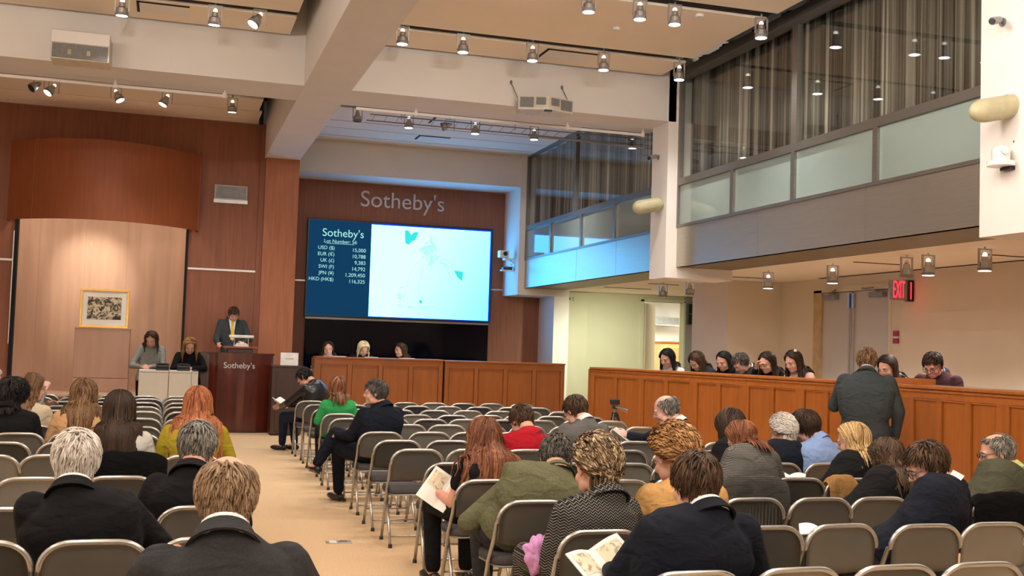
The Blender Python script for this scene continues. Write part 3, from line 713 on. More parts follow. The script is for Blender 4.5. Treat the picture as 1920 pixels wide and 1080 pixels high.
# ------------------------------------------------------------------ loudspeakers, cameras, exit sign
sp = thing('loudspeaker', 'beige box loudspeaker on the upper left concrete beam', 'loudspeaker', (-1.19, 14.97, 4.95))
obj('cabinet', bx(-.34, .34, -.42, -.02, .0, .36, .012), M_SPKBOX, sp)
bm = bmesh.new(); box(bm, -.32, .32, -.436, -.42, .015, .19); obj('grille', bm, M_GRILLE, sp)
for s in (-.12, .1): obj('badge', bx(s-.02, s+.02, -.44, -.436, .06, .12), M_BEIGEPL, sp)
obj('top_cover', bx(-.335, .335, -.43, -.41, .2, .35, .004), M_WHITE, sp)
obj('bracket', bx(-.25, .25, -.03, 0, .05, .3), M_STEELDK, sp)
ds = thing('loudspeaker_pair', 'beige wedge pair of loudspeakers hung from the middle of the right beam', 'loudspeaker', (4.88, 14.97, 4.88))
bm = bmesh.new()
def wedge(sgn):
    b_ = bmesh.new()
    prism_xy(b_, [(0, -.45), (sgn*.40, -.32), (sgn*.33, -.02), (0, -.02)] if sgn > 0 else [(0, -.45), (0, -.02), (sgn*.33, -.02), (sgn*.40, -.32)], 0.02, .21)
    return b_
for s in (-1, 1):
    cbn = obj('cabinet', wedge(s), M_SPKBOX, ds)
    def onface(t, off): # point along the slanted front
        return Vector((s*(.0+.40*t), -.45+.13*t-off, 0))
    for nm, t0, t1, z0, z1 in (('grille', .10, .42, .09, .19), ('grille', .5, .95, .05, .19)):
        a, b_ = onface(t0, .008), onface(t1, .008); g = bmesh.new()
        q = [g.verts.new((a.x, a.y, z0)), g.verts.new((b_.x, b_.y, z0)), g.verts.new((b_.x, b_.y, z1)), g.verts.new((a.x, a.y, z1))]
        g.faces.new(q if s > 0 else list(reversed(q))); o = obj(nm, g, M_GRILLE, ds); o.modifiers.new('s', 'SOLIDIFY').thickness = -.006
obj('tie_plate', bx(-.05, .05, -.46, -.4, 0, .02), M_BLACKPL, ds)
for x in (-.36, .40):
    bm = bmesh.new(); tube(bm, [(x, -.15, .21), (x-.06, -.01, .45)], .006, 6); ell(bm, (x-.06, -.005, .46), (.018, .018, .03)); obj('hanging_cable', bm, M_STEELDK, ds)
def oval_speaker(loc, sx, label, tilt):
    o = thing('oval_speaker', label, 'loudspeaker', loc)
    bm = bmesh.new()
    for s in (-1, 1): ell(bm, (s*sx*.5, 0, 0), (sx*.5, .105, .105), None, 18, 10)
    cyl(bm, (-sx*.5, 0, 0), (sx*.5, 0, 0), .105, 18)
    me = blob(bm, .012, 3, .5); me.transform(Matrix.Rotation(tilt, 4, 'Y'))
    obj('shell', me, M_BEIGEPL, o)
    bm = bmesh.new(); tube(bm, [(sx*.4, .05, 0), (sx*.4+.08, .22, .0)], .02, 8); obj('wall_arm', bm, M_GREYPL, o)
    for z in (.1, -.1):
        bm = bmesh.new(); cyl(bm, (z*.4, -.02, z), (z*.4, -.02, z*1.12), .014, 8); obj('bolt', bm, M_BLACKPL, o)
    return o
oval_speaker((6.80, 7.95, 3.81), .33, 'large oval beige loudspeaker on the nearest white column at right', R(-13))
oval_speaker((6.67, 15.12, 3.755), .25, 'small oval beige loudspeaker on the farther white column', R(-13))
pz = thing('dome_camera', 'white motorised camera on a wall shelf of the nearest white column', 'camera', (6.80, 7.95, 3.30))
bm = bmesh.new(); cyl(bm, (0, 0, 0), (0, 0, .04), .115, 24); box(bm, .05, .12, -.05, .05, 0, .04); obj('base', bm, M_WHITEPL, pz)
bm = bmesh.new(); tube(bm, [(0, 0, .04), (0, 0, .12)], [.075, .08], 18); ell(bm, (0.0, 0, .125), (.08, .085, .06), None, 18, 10); obj('head', blob(bm, .008, 4, .5), M_WHITEPL, pz)
bm = bmesh.new(); cyl(bm, (-.03, -.08, .12), (-.04, -.1, .12), .03, 14); obj('lens', bm, M_WHITE, pz)
bm = bmesh.new(); box(bm, .04, .16, -.06, .06, -.03, -.005, None, .005); obj('wall_shelf', bm, M_BLACKPL, pz)
bm = bmesh.new()
tube(bm, [(.11, -.03, .02), (.14, -.05, .12), (.10, -.04, .22), (.13, -.02, .27), (.15, -.02, .18), (.12, -.04, .1)], .007, 6); tube(bm, [(.1, -.05, .0), (.16, -.04, .1), (.14, -.04, .2)], .006, 6); obj('cable', bm, M_BLACKPL, pz)
obj('socket_plate', bx(.145, .156, -.09, .0, .1, .2), M_WHITEPL, pz)
def bullet(loc, label, s=1.0):
    o = thing('security_camera', label, 'camera', loc)
    bm = bmesh.new(); tube(bm, [(-.09*s, -.05*s, -.02*s), (.05*s, .03*s, .03*s)], [.035*s, .03*s], 12); obj('body', bm, M_GREYPL, o)
    bm = bmesh.new(); tube(bm, [(-.105*s, -.06*s, -.026*s), (-.08*s, -.045*s, -.018*s)], .026*s, 12); obj('lens', bm, M_BLACKPL, o)
    bm = bmesh.new(); tube(bm, [(.03*s, .02*s, .02*s), (.10*s, .05*s, .02*s)], .012*s, 8); cyl(bm, (.095*s, .05*s, .02*s), (.11*s, .05*s, .02*s), .04*s, 12); obj('mount', bm, M_GREYPL, o)
bullet((6.79, 8.0, 4.58), 'small grey security camera high on the nearest white column')
bullet((6.80, 15.25, 4.50), 'small grey security camera on the farther white column', 1.0)
tc_ = thing('camera_pair', 'grey camera bracket beside the screen on the white corner column', 'camera', (6.93, 22.65, 3.5))
bm = bmesh.new(); box(bm, -.33, -.13, -.1, .1, .0, .15, None, .015); obj('camera_body', bm, M_WHITEPL, tc_)
bm = bmesh.new(); cyl(bm, (-.22, -.10, .08), (-.22, -.14, .08), .045, 14); obj('lens', bm, M_BLACKPL, tc_)
obj('shelf', bx(-.22, 0, -.09, .09, -.05, -.01, .006), M_WHITEPL, tc_)
obj('lower_shelf', bx(-.27, 0, -.08, .08, -.28, -.255, .004), M_WHITEPL, tc_)
bm = bmesh.new(); box(bm, -.24, -.04, -.06, .06, -.255, -.2, None, .01); obj('power_box', bm, M_BLACKPL, tc_)
bm = bmesh.new(); tube(bm, [(-.1, -.04, -.05), (.0, -.05, -.1), (-.08, -.06, -.14), (-.02, -.05, -.2), (-.2, -.05, -.18)], .008, 6); obj('cable', bm, M_BLACKPL, tc_)
ex = thing('exit_sign', 'lit red EXIT sign on the wall beside the double doors', 'sign', (9.80, 13.42, 2.44))
obj('case', bx(-.15, .17, -.02, .05, 0, .28, .006), mat('exit_case', (.30, .30, .28), .4, .3), ex)
obj('side_case', bx(.10, .19, -.045, .06, -.01, .29, .006), M_BLACKPL, ex)
obj('side_strip', bx(.13, .145, -.05, -.045, .02, .26), M_EXIT, ex)
letters('lettering', 'EXIT', 0.19, (-.04, -.024, .05), M_EXIT, ex, .004).data.transform(Matrix.Translation((0, 0, .035)) @ Matrix.Diagonal((1, 1, 3.6, 1)) @ Matrix.Translation((0, 0, -.05)))
xl = bpy.data.lights.new('exit_glow', 'POINT'); xl.energy = 0.35; xl.color = (1, .05, .05); xl.shadow_soft_size = .05
xo = bpy.data.objects.new('exit_glow', xl); C.objects.link(xo); xo.location = (9.77, 13.32, 2.36)
fa = thing('fire_alarm', 'small red fire alarm call box on the wall right of the exit doors', 'alarm', (9.995, 13.76, 1.84))
obj('upper_case', bx(-.03, 0, -.055, .055, .10, .18, .004), M_REDPL, fa); obj('lower_case', bx(-.03, 0, -.055, .055, 0, .075, .004), M_REDPL, fa); obj('label_strip', bx(-.024, 0, -.05, .05, .075, .10), M_WHITEPL, fa)
bm = bmesh.new(); cyl(bm, (8.22, 22.66, 2.70), (8.22, 22.74, 2.70), .028, 12); tag(obj('door_sensor', bm, M_BLACKPL), 'round black sensor knob on the pale wall near the far corner', 'sensor')
bm = bmesh.new(); cyl(bm, (8.31, 22.68, 2.72), (8.31, 22.74, 2.72), .018, 10); cyl(bm, (8.31, 22.68, 2.67), (8.31, 22.74, 2.67), .018, 10); tag(obj('wall_button', bm, M_GREYPL), 'grey double wall button beside the round black knob', 'switch')
wl = thing('wall_sconce', 'black wall bracket box beside the open doorway', 'bracket', (11.05, 22.66, 2.45))
obj('box', bx(-.06, .18, -.1, 0, -.2, .25, .01), M_BLACKPL, wl); obj('rim', bx(-.05, .17, -.11, -.1, .02, .04), M_STEELDK, wl)
cn = thing('office_cabinet', 'tan wooden cabinet seen through the open doorway', 'cabinet', (12.15, 25.9, 0))
obj('body', bx(-.35, .35, -.25, .25, 0, 1.85, .01), mat('tan_cabinet', (.52, .36, .14), .5), cn); obj('top', bx(-.38, .38, -.28, .28, 1.85, 1.89, .005), M_COUNTER, cn); obj('door', bx(-.25, .25, -.27, -.25, .2, 1.75, .01), mat('tan_cabinet_door', (.42, .27, .09), .5), cn)
sh = thing('office_shelf', 'grey metal shelf unit high on the wall of the room beyond the doorway', 'shelf', (12.25, 26.6, 2.3))
obj('shelf_box', bx(-.4, .4, -.1, .35, 0, .22, .01), M_GREYPL, sh); obj('rail', bx(-.42, .42, -.14, -.1, .0, .03), M_CHROME, sh)
fpz = thing('floor_socket', 'small silver floor outlet plate set in the aisle carpet', 'outlet', (1.385, 9.06, 0))
obj('plate', bx(-.10, .10, -.05, .05, 0, .008, .002), M_SILVER, fpz)
for x in (-.05, .035): obj('flap', bx(x-.03, x+.03, -.035, .035, .008, .013, .002), M_WHITEPL if x < 0 else M_STEELDK, fpz)

# ------------------------------------------------------------------ pipes and the lighting truss under the beam
def pipe(a, b, drops, label, r=.022):
    o = thing('hanging_pipe', label, 'pipe', (a[0], a[1], a[2])); A, B = Vector(a), Vector(b)
    bm = bmesh.new(); cyl(bm, (0, 0, 0), B-A, r, 10); obj('rail', bm, M_WHITE, o)
    for t in drops:
        p = (B-A)*t; bm = bmesh.new(); cyl(bm, p, p+Vector((0, 0, 5.02-A.z)), .015, 8); cyl(bm, p+Vector((0, 0, -.03)), p+Vector((0, 0, .04)), .03, 10); obj('hanger', bm, M_WHITE, o)
pipe((-4, 15.70, 4.92), (.60, 15.70, 4.92), (.3, .69, .998), 'thin white pipe hung under the left beam')
pipe((2.40, 15.70, 4.92), (6.82, 15.70, 4.92), (.195, .72, .998), 'thin white pipe hung under the right beam')
ts = thing('lighting_truss', 'slim grey cable ladder of two bars with rungs behind the right beam', 'truss', (2.72, 16.4, 5.0))
for (dy, z) in ((0, 0), (.32, -.03)):
    bm = bmesh.new(); cyl(bm, (0, dy, z), (4.35, dy, z), .009, 8); obj('bar', bm, M_STEELDK, ts)
for k in range(24):
    x = .08+k*.182; bm = bmesh.new(); cyl(bm, (x, 0, 0), (x, .32, -.03), .004, 6); obj('rung', bm, M_STEELDK, ts)
for x in (.5, 2.3, 4.2):
    bm = bmesh.new(); cyl(bm, (x, .15, -.01), (x, .15, .64), .005, 6); obj('drop_wire', bm, M_STEELDK, ts)
bm = bmesh.new(); cyl(bm, (5.35, 16.9, 5.0), (7.07, 16.3, 4.84), .016, 8); tag(obj('conduit_pipe', bm, M_GREYPL), 'grey conduit running from the truss to the white column', 'pipe')

# ------------------------------------------------------------------ track spot lamps
def mk_fixture():
    """origin at the slot, lamp hangs below; returns list of (name, mesh, material)"""
    parts = []
    bm = bmesh.new(); cyl(bm, (0, 0, .14), (0, 0, -.02), .012, 8); box(bm, -.05, .05, -.02, .02, .05, .09); parts.append(('stem', bm, M_SILVER))
    bm = bmesh.new(); t = .008
    box(bm, -.085, .085, -.012, .012, -.03, -.016); box(bm, -.085, -.071, -.012, .012, -.21, -.016); box(bm, .071, .085, -.012, .012, -.21, -.016); parts.append(('yoke', bm, M_SILVER))
    bm = bmesh.new(); tube(bm, [(0, 0, -.10), (0, 0, -.15), (0, 0, -.17), (0, 0, -.235)], [.036, .042, .066, .072], 18, True); parts.append(('lamp_can', bm, M_SILVER))
    bm = bmesh.new(); ell(bm, (0, 0, -.085), (.026, .026, .03)); parts.append(('lamp_neck', bm, M_LAMPWIN))
    bm = bmesh.new(); cyl(bm, (0, 0, -.225), (0, 0, -.258), .076, 20); parts.append(('bezel', bm, M_GREYPL))
    bm = bmesh.new(); cyl(bm, (0, 0, -.256), (0, 0, -.2605), .066, 20); parts.append(('lens', bm, M_LAMPON))
    out = []
    for n_, b_, m_ in parts:
        me = bpy.data.meshes.new(n_); b_.to_mesh(me); b_.free(); me.materials.append(m_)
        out.append((n_, me))
    return out
FIX = mk_fixture()
off_lens = FIX[5][1].copy(); off_lens.materials.clear(); off_lens.materials.append(M_LAMPOFF)
off_neck = FIX[3][1].copy(); off_neck.materials.clear(); off_neck.materials.append(M_CHROME)
def fixture(x, y, zl, label, group, on=True, watts=SPOT_W, tilt=0.0, tdir=0.0, target=None, angle=115):
    """zl: height of the lens"""
    z = zl+.258
    o = thing('track_spotlight', label, 'spotlight', (x, y, z), 0, group)
    head = []
    for n_, me in FIX:
        if not on and n_ == 'lens': me = off_lens
        if not on and n_ == 'lamp_neck': me = off_neck
        c = bpy.data.objects.new(n_, me); C.objects.link(c); c.parent = o
        if n_ in ('lamp_can', 'bezel', 'lens', 'lamp_neck') and tilt:
            c.matrix_local = Matrix.Translation((0, 0, -.1)) @ Matrix.Rotation(tdir, 4, 'Z') @ Matrix.Rotation(tilt, 4, 'X') @ Matrix.Translation((0, 0, .1))
    if on:
        dirv = Matrix.Rotation(tdir, 3, 'Z') @ Matrix.Rotation(tilt, 3, 'X') @ Vector((0, 0, -1))
        p = Vector((x, y, z-.1)) + dirv*.175
        tg = target or tuple(p+dirv*4)
        spot_light('spot_beam', tuple(p), tg, watts, angle)
    return o
G1, G2, G3, G4 = 'spots in the near left slot', 'spots in the slot before the right beam', 'spots in the far slot', 'spots under the gallery'
nth = ['first', 'second', 'third', 'fourth', 'fifth', 'sixth', 'seventh']
for i, (x, z, tl, td) in enumerate(((-.70, 5.43, .1, 0), (.37, 5.44, .12, .3), (.90, 5.46, .6, 2.0))):
    fixture(x, 13.95, z-.03, '%s lit silver spotlight from the left in the slot before the left beam' % nth[i], None, True, SPOT_W, tl, td)
for i, (x, z) in enumerate(((2.69, 5.46), (3.49, 5.44), (4.44, 5.43), (5.45, 5.41), (6.57, 5.39))):
    fixture(x, 13.95, z-.03, '%s lit silver spotlight from the left in the slot before the right beam' % nth[i], None)
for i, (x, z) in enumerate(((4.39, 5.46), (5.02, 5.45), (5.46, 5.44), (6.59, 5.41))):
    fixture(x, 11.75, z-.03, '%s lit silver spotlight from the left in the topmost right slot' % nth[i], None)
for i, (x, z, on, tl, td) in enumerate(((-2.14, 5.42, False, .9, 2.2), (-1.92, 5.40, True, .65, 2.1), (-.98, 5.40, True, .5, -2.0), (-.19, 5.40, True, .45, 1.9), (.85, 5.40, True, .1, 0))):
    fixture(x, 19.05, z-.03, '%s %s spotlight from the left in the far left slot' % (nth[i], 'lit' if on else 'unlit'), None, on, 230, tl, td, None, 112)
for i, (x, z, on) in enumerate(((2.94, 5.43, False), (3.84, 5.40, True), (5.04, 5.40, True), (6.14, 5.39, True))):
    fixture(x, 19.05, z-.03, '%s %s spotlight from the left in the far right slot' % (nth[i], 'lit' if on else 'unlit'), None, on, 260)
for i, (y, on) in enumerate(((18.40, False), (17.32, False), (14.71, True), (13.03, True), (11.46, False), (11.06, True), (10.11, True))):
    fixture(8.45, y, 2.60, '%s %s spotlight from the stage end under the gallery ceiling' % (nth[i], 'lit' if on else 'unlit'), None, on, LOW_W, angle=125)
spot_light('spot_beam', (8.45, 20.6, 2.6), (8.9, 21.7, .8), LOW_W*1.4, 150, .9, (.95, 1, .75))  # added spot without a fixture, brightens the greenish end wall
fixture(4.6, 19.15, 5.36, 'unlit tilted spotlight between the second and third in the far right slot', None, False, 0, 1.2, 1.3)
# ------------------------------------------------------------------ folding chairs
def chair_meshes():
    P = []
    W = .205
    # the bent tube: up one side, over the back, down the other, on to the front feet
    left = [(-.19, .415, .012), (-.193, .33, .17), (-.20, .20, .42), (-W, .085, .56), (-W-.004, .03, .655)]
    arch = []
    for k in range(9):
        a = math.pi - k*(math.pi/2)/8
        arch.append((-W+.115+math.cos(a)*.119, .012-.012*math.sin(a), .655+.005+math.sin(a)*.108))
    pts = left + arch + [(0, -.006, .770)] + [(-x, y, z) for x, y, z in reversed(arch)] + [(-x, y, z) for x, y, z in reversed(left)]
    bm = bmesh.new(); tube(bm, pts, .0125, 8); P.append(('back_frame', bm, M_CHAIRTUBE))
    # backrest sheet, bowed
    bm = bmesh.new(); rings = []
    n = 12; rows = 7
    grid = []
    for j in range(rows+1):
        v = j/rows; z = .545+.218*v
        hw = W-.004
        if z > .655:
            k = (z-.655)/.113; hw = W-.115+.115*math.sqrt(max(0, 1-k*k))-.004
        zz = z
        row = []
        for i in range(n+1):
            u = -1+2*i/n
            zc = zz - (.022*(1-u*u) if j == 0 else 0) - (.008*(1-u*u) if j == 1 else 0)
            yb = .012 + .10*max(0, (.655-zc))*1.0 + .022*(1-u*u)*(1-.5*v)
            row.append(Vector((u*hw, yb, zc)))
        grid.append(row)
    vs = [[bm.verts.new(p) for p in row] for row in grid]
    for a, b in zip(vs, vs[1:]):
        for i in range(n): bm.faces.new((a[i], a[i+1], b[i+1], b[i]))
    r = bmesh.ops.solidify(bm, geom=list(bm.faces), thickness=.006)
    bmesh.ops.recalc_face_normals(bm, faces=bm.faces); P.append(('backrest', bm, M_CHAIR))
    # seat pad: rounded trapezoid, crowned
    bm = bmesh.new(); out = []
    def outline(s):
        o = []
        c = [(-.185, .10), (.185, .10), (.20, .46), (-.20, .46)]; rad = .06
        for q, (cx, cy) in enumerate(c):
            ix, iy = cx-rad*(1 if cx > 0 else -1), cy-rad*(1 if cy > .2 else -1)
            a0 = [math.pi, 1.5*math.pi, 0, .5*math.pi][q]
            for k in range(5):
                a = a0+k*(math.pi/2)/4; o.append((ix+rad*math.cos(a), iy+rad*math.sin(a)))
        return [(x*s, .28+(y-.28)*s) for x, y in o]
    rg = [[(x, y, z) for x, y in outline(s)] for s, z in ((.95, .405), (1.0, .415), (1.0, .44), (.97, .455), (.85, .462), (.4, .466))]
    loft(bm, rg); P.append(('seat', bm, M_SEAT))
    bm = bmesh.new(); loft(bm, [[(x, y, z) for x, y in outline(s)] for s, z in ((.96, .395), (.99, .397), (.99, .406), (.9, .406))]); P.append(('seat_pan', bm, M_CHAIR))
    for s in (-1, 1):
        bm = bmesh.new(); tube(bm, [(s*.178, .31, .40), (s*.186, .16, .20), (s*.19, .02, .012)], .011, 8); P.append(('rear_leg', bm, M_CHAIRTUBE))
    bm = bmesh.new(); cyl(bm, (-.188, .075, .085), (.188, .075, .085), .007, 6); P.append(('rear_stretcher', bm, M_CHAIRTUBE))
    bm = bmesh.new(); cyl(bm, (-.19, .345, .145), (.19, .345, .145), .007, 6); P.append(('front_stretcher', bm, M_CHAIRTUBE))
    for s in (-1, 1):
        for (x, y) in ((.19, .415), (.19, .02)):
            bm = bmesh.new(); tube(bm, [(s*x, y, 0), (s*x, y, .03)], [.017, .015], 8); P.append(('rubber_foot', bm, M_RUBBER))
    res = []
    for n_, b, m in P:
        me = bpy.data.meshes.new(n_); b.to_mesh(me); b.free(); me.materials.append(m)
        if n_ not in ('rubber_foot',): smooth(me)
        res.append((n_, me))
    return res
CH = chair_meshes()
ord_ = ['first', 'second', 'third', 'fourth', 'fifth', 'sixth', 'seventh', 'eighth', 'ninth', 'tenth', 'eleventh', 'twelfth', 'thirteenth', 'fourteenth', 'fifteenth']
def chair(x, y, rz, label, group):
    o = thing('folding_chair', label, 'chair', (x, y, 0), rz, group)
    for n_, me in CH:
        c = bpy.data.objects.new(n_, me); C.objects.link(c); c.parent = o
    return o
rc = random.Random(11)
ROWS_R = [3.90, 4.85, 5.83, 6.76, 7.75, 8.75, 9.58, 10.45, 11.40, 12.30, 13.06, 14.02, 14.92, 15.80]
COLS_R = [1.955, 2.405, 2.845, 3.285, 3.72, 4.14, 4.57, 5.02]
ROWS_L = [2.95, 3.90, 4.83, 5.75, 6.97, 8.22, 9.17, 10.02, 10.84, 11.88, 12.98, 13.87, 14.77, 15.65, 16.36]
COLS_L = [0.20, -0.24, -0.70, -1.14, -1.58, -2.02, -2.46, -2.90]
OCC_R = {(0, 0), (1, 0), (1, 1), (2, 0), (3, 0), (7, 0), (10, 0), (13, 0), (5, 2), (6, 4), (6, 6), (4, 5), (3, 4), (4, 6), (4, 7), (3, 6), (2, 5), (1, 4), (2, 7)}
def seat_at(side, r, c):
    return (COLS_R[c], ROWS_R[r]) if side == 'R' else (COLS_L[c], ROWS_L[r])
nR, nL = len(ROWS_R), len(ROWS_L)
for r, y in enumerate(ROWS_R):
    for c, x in enumerate(COLS_R):
        if x > .33 + y*.89: continue                    # outside the frame
        occ = (r, c) in OCC_R
        jx, jy, jr = (0, 0, 0) if occ else (rc.uniform(-.03, .03), rc.uniform(-.045, .045), rc.uniform(-.05, .05))
        chair(x+jx, y+jy, jr, '%s grey folding chair, right block, %s row from the stage, %s seat from the aisle' % ('occupied' if occ else 'empty', ord_[nR-1-r], ord_[c]), 'folding chairs of the right block')
OCC_L = {(0, 0), (2, 1), (3, 0), (5, 1), (5, 0), (7, 2), (7, 3), (8, 3), (10, 4)}
for r, y in enumerate(ROWS_L):
    for c, x in enumerate(COLS_L):
        if x < -.133*y - .30: continue
        if r == 0 and c > 0: continue
        occ = (r, c) in OCC_L
        jx, jy, jr = (0, 0, 0) if occ else (rc.uniform(-.02, .02), rc.uniform(-.03, .03), rc.uniform(-.03, .03))
        chair(x+jx, y+jy, jr, '%s grey folding chair, left block, %s row from the stage, %s seat from the aisle' % ('occupied' if occ else 'empty', ord_[nL-1-r], ord_[c]), 'folding chairs of the left block')
# ------------------------------------------------------------------ people
def cloth(name, col, rough=0.9, vary=0.12, fine=170, bump=0.12):
    m, nt, b = new_mat(name); N, L = nt.nodes, nt.links
    tc = N.new('ShaderNodeTexCoord')
    nz = N.new('ShaderNodeTexNoise'); nz.inputs['Scale'].default_value = fine; nz.inputs['Detail'].default_value = 2
    L.new(tc.outputs['Object'], nz.inputs['Vector'])
    rp = N.new('ShaderNodeValToRGB'); e = rp.color_ramp.elements; e[0].position = .35; e[1].position = .65
    e[0].color = rgba([v*(1-vary) for v in col]); e[1].color = rgba([min(1, v*(1+vary)) for v in col])
    L.new(nz.outputs['Fac'], rp.inputs['Fac']); L.new(rp.outputs['Color'], b.inputs['Base Color'])
    b.inputs['Roughness'].default_value = rough; b.inputs['Specular IOR Level'].default_value = 0.15
    mp = N.new('ShaderNodeMapping'); mp.inputs['Scale'].default_value = (7, 7, 14); L.new(tc.outputs['Object'], mp.inputs['Vector'])
    n2 = N.new('ShaderNodeTexNoise'); n2.inputs['Scale'].default_value = 1; n2.inputs['Detail'].default_value = 2; n2.inputs['Distortion'].default_value = .8
    L.new(mp.outputs[0], n2.inputs['Vector'])
    bp = N.new('ShaderNodeBump'); bp.inputs['Strength'].default_value = .55; bp.inputs['Distance'].default_value = .035
    L.new(n2.outputs['Fac'], bp.inputs['Height']); L.new(bp.outputs['Normal'], b.inputs['Normal'])
    return m
def zigzag(name, dark, light, sx=38, sz=60, amp=0.5):
    """herringbone weave: chevrons across the cloth"""
    m = cloth(name, dark); nt = m.node_tree; N, L = nt.nodes, nt.links; b = N['Principled BSDF']
    tc = N.new('ShaderNodeTexCoord'); sp = N.new('ShaderNodeSeparateXYZ'); L.new(tc.outputs['Object'], sp.inputs[0])
    def mth(op, a, bv, c=None):
        n_ = N.new('ShaderNodeMath'); n_.operation = op
        for i, v in enumerate((a, bv, c)):
            if v is None: continue
            if isinstance(v, (int, float)): n_.inputs[i].default_value = v
            else: L.new(v, n_.inputs[i])
        return n_.outputs[0]
    pp = mth('PINGPONG', mth('MULTIPLY', sp.outputs['X'], sx), 1.0)
    q = mth('ADD', mth('MULTIPLY', sp.outputs['Z'], sz), mth('MULTIPLY', pp, amp*2))
    w = mth('PINGPONG', q, 1.0)
    rp = N.new('ShaderNodeValToRGB'); e = rp.color_ramp.elements; e[0].position = .58; e[1].position = .92
    e[0].color = rgba(dark); e[1].color = rgba(light)
    L.new(w, rp.inputs['Fac']); L.new(rp.outputs['Color'], b.inputs['Base Color'])
    return m
def skin(col):
    k = tuple(col)
    if k not in M_FLESH:
        m = mat('skin', col, 0.55, 0, 0.08, (30, 30, 30)); b = m.node_tree.nodes['Principled BSDF']
        b.inputs['Subsurface Weight'].default_value = 0.08; b.inputs['Subsurface Radius'].default_value = (.01, .004, .002)
        M_FLESH[k] = m
    return M_FLESH[k]
FAIR, TAN = (0.56, 0.30, 0.215), (0.46, 0.245, 0.16)
def hair_mat(name, dark, mid, light, rough=0.5):
    m, nt, b = new_mat(name); N, L = nt.nodes, nt.links
    at = N.new('ShaderNodeAttribute'); at.attribute_name = 'strand'
    tc = N.new('ShaderNodeTexCoord'); nz = N.new('ShaderNodeTexNoise'); nz.inputs['Scale'].default_value = 60
    L.new(tc.outputs['Object'], nz.inputs['Vector'])
    ad = N.new('ShaderNodeMath'); ad.operation = 'MULTIPLY_ADD'; ad.inputs[1].default_value = .3; ad.inputs[2].default_value = -.15
    L.new(nz.outputs['Fac'], ad.inputs[0])
    a2 = N.new('ShaderNodeMath'); a2.operation = 'ADD'; L.new(at.outputs['Fac'], a2.inputs[0]); L.new(ad.outputs[0], a2.inputs[1])
    rp = N.new('ShaderNodeValToRGB'); e = rp.color_ramp.elements
    e[0].color = rgba(dark); e[0].position = .1; e[1].color = rgba(light); e[1].position = .95; k = e.new(.5); k.color = rgba(mid)
    L.new(a2.outputs[0], rp.inputs['Fac']); L.new(rp.outputs['Color'], b.inputs['Base Color'])
    b.inputs['Roughness'].default_value = rough; b.inputs['Specular IOR Level'].default_value = .22
    return m
H = {
 'black': hair_mat('black_hair', (.005, .004, .004), (.012, .010, .009), (.03, .025, .022)),
 'dkbrown': hair_mat('dark_brown_hair', (.012, .007, .004), (.032, .016, .009), (.075, .04, .02)),
 'brown': hair_mat('brown_hair', (.018, .009, .0045), (.052, .027, .0135), (.13, .072, .038)),
 'ltbrown': hair_mat('light_brown_hair', (.06, .03, .014), (.16, .085, .04), (.34, .2, .1)),
 'auburn': hair_mat('auburn_hair', (.055, .017, .007), (.15, .05, .02), (.33, .14, .065)),
 'red': hair_mat('red_hair', (.13, .036, .012), (.33, .11, .042), (.54, .23, .10)),
 'strawb': hair_mat('strawberry_blonde_hair', (.10, .04, .012), (.30, .145, .05), (.56, .33, .14)),
 'blonde': hair_mat('blonde_hair', (.14, .075, .025), (.40, .25, .10), (.68, .50, .26)),
 'hilite': hair_mat('highlighted_hair', (.05, .028, .015), (.22, .14, .075), (.62, .48, .30)),
 'pale': hair_mat('pale_blonde_hair', (.45, .33, .16), (.74, .62, .38), (.9, .82, .6)),
 'white': hair_mat('white_hair', (.34, .30, .25), (.60, .55, .49), (.78, .74, .68)),
 'grey': hair_mat('grey_hair', (.05, .045, .04), (.16, .145, .125), (.36, .33, .29)),
 'dkgrey': hair_mat('dark_grey_hair', (.02, .018, .016), (.065, .058, .05), (.17, .155, .135)),
 'sandy': hair_mat('sandy_hair', (.10, .062, .034), (.235, .155, .09), (.42, .31, .2)),
}
M_EYEW = mat('eye_white', (.38, .34, .32), .45); M_LIPS = mat('lips', (.38, .13, .11), .5); M_SPEC = mat('spectacle_frame', (.02, .015, .012), .3)
M_SHOE = mat('black_leather_shoe', (.012, .011, .011), .3)

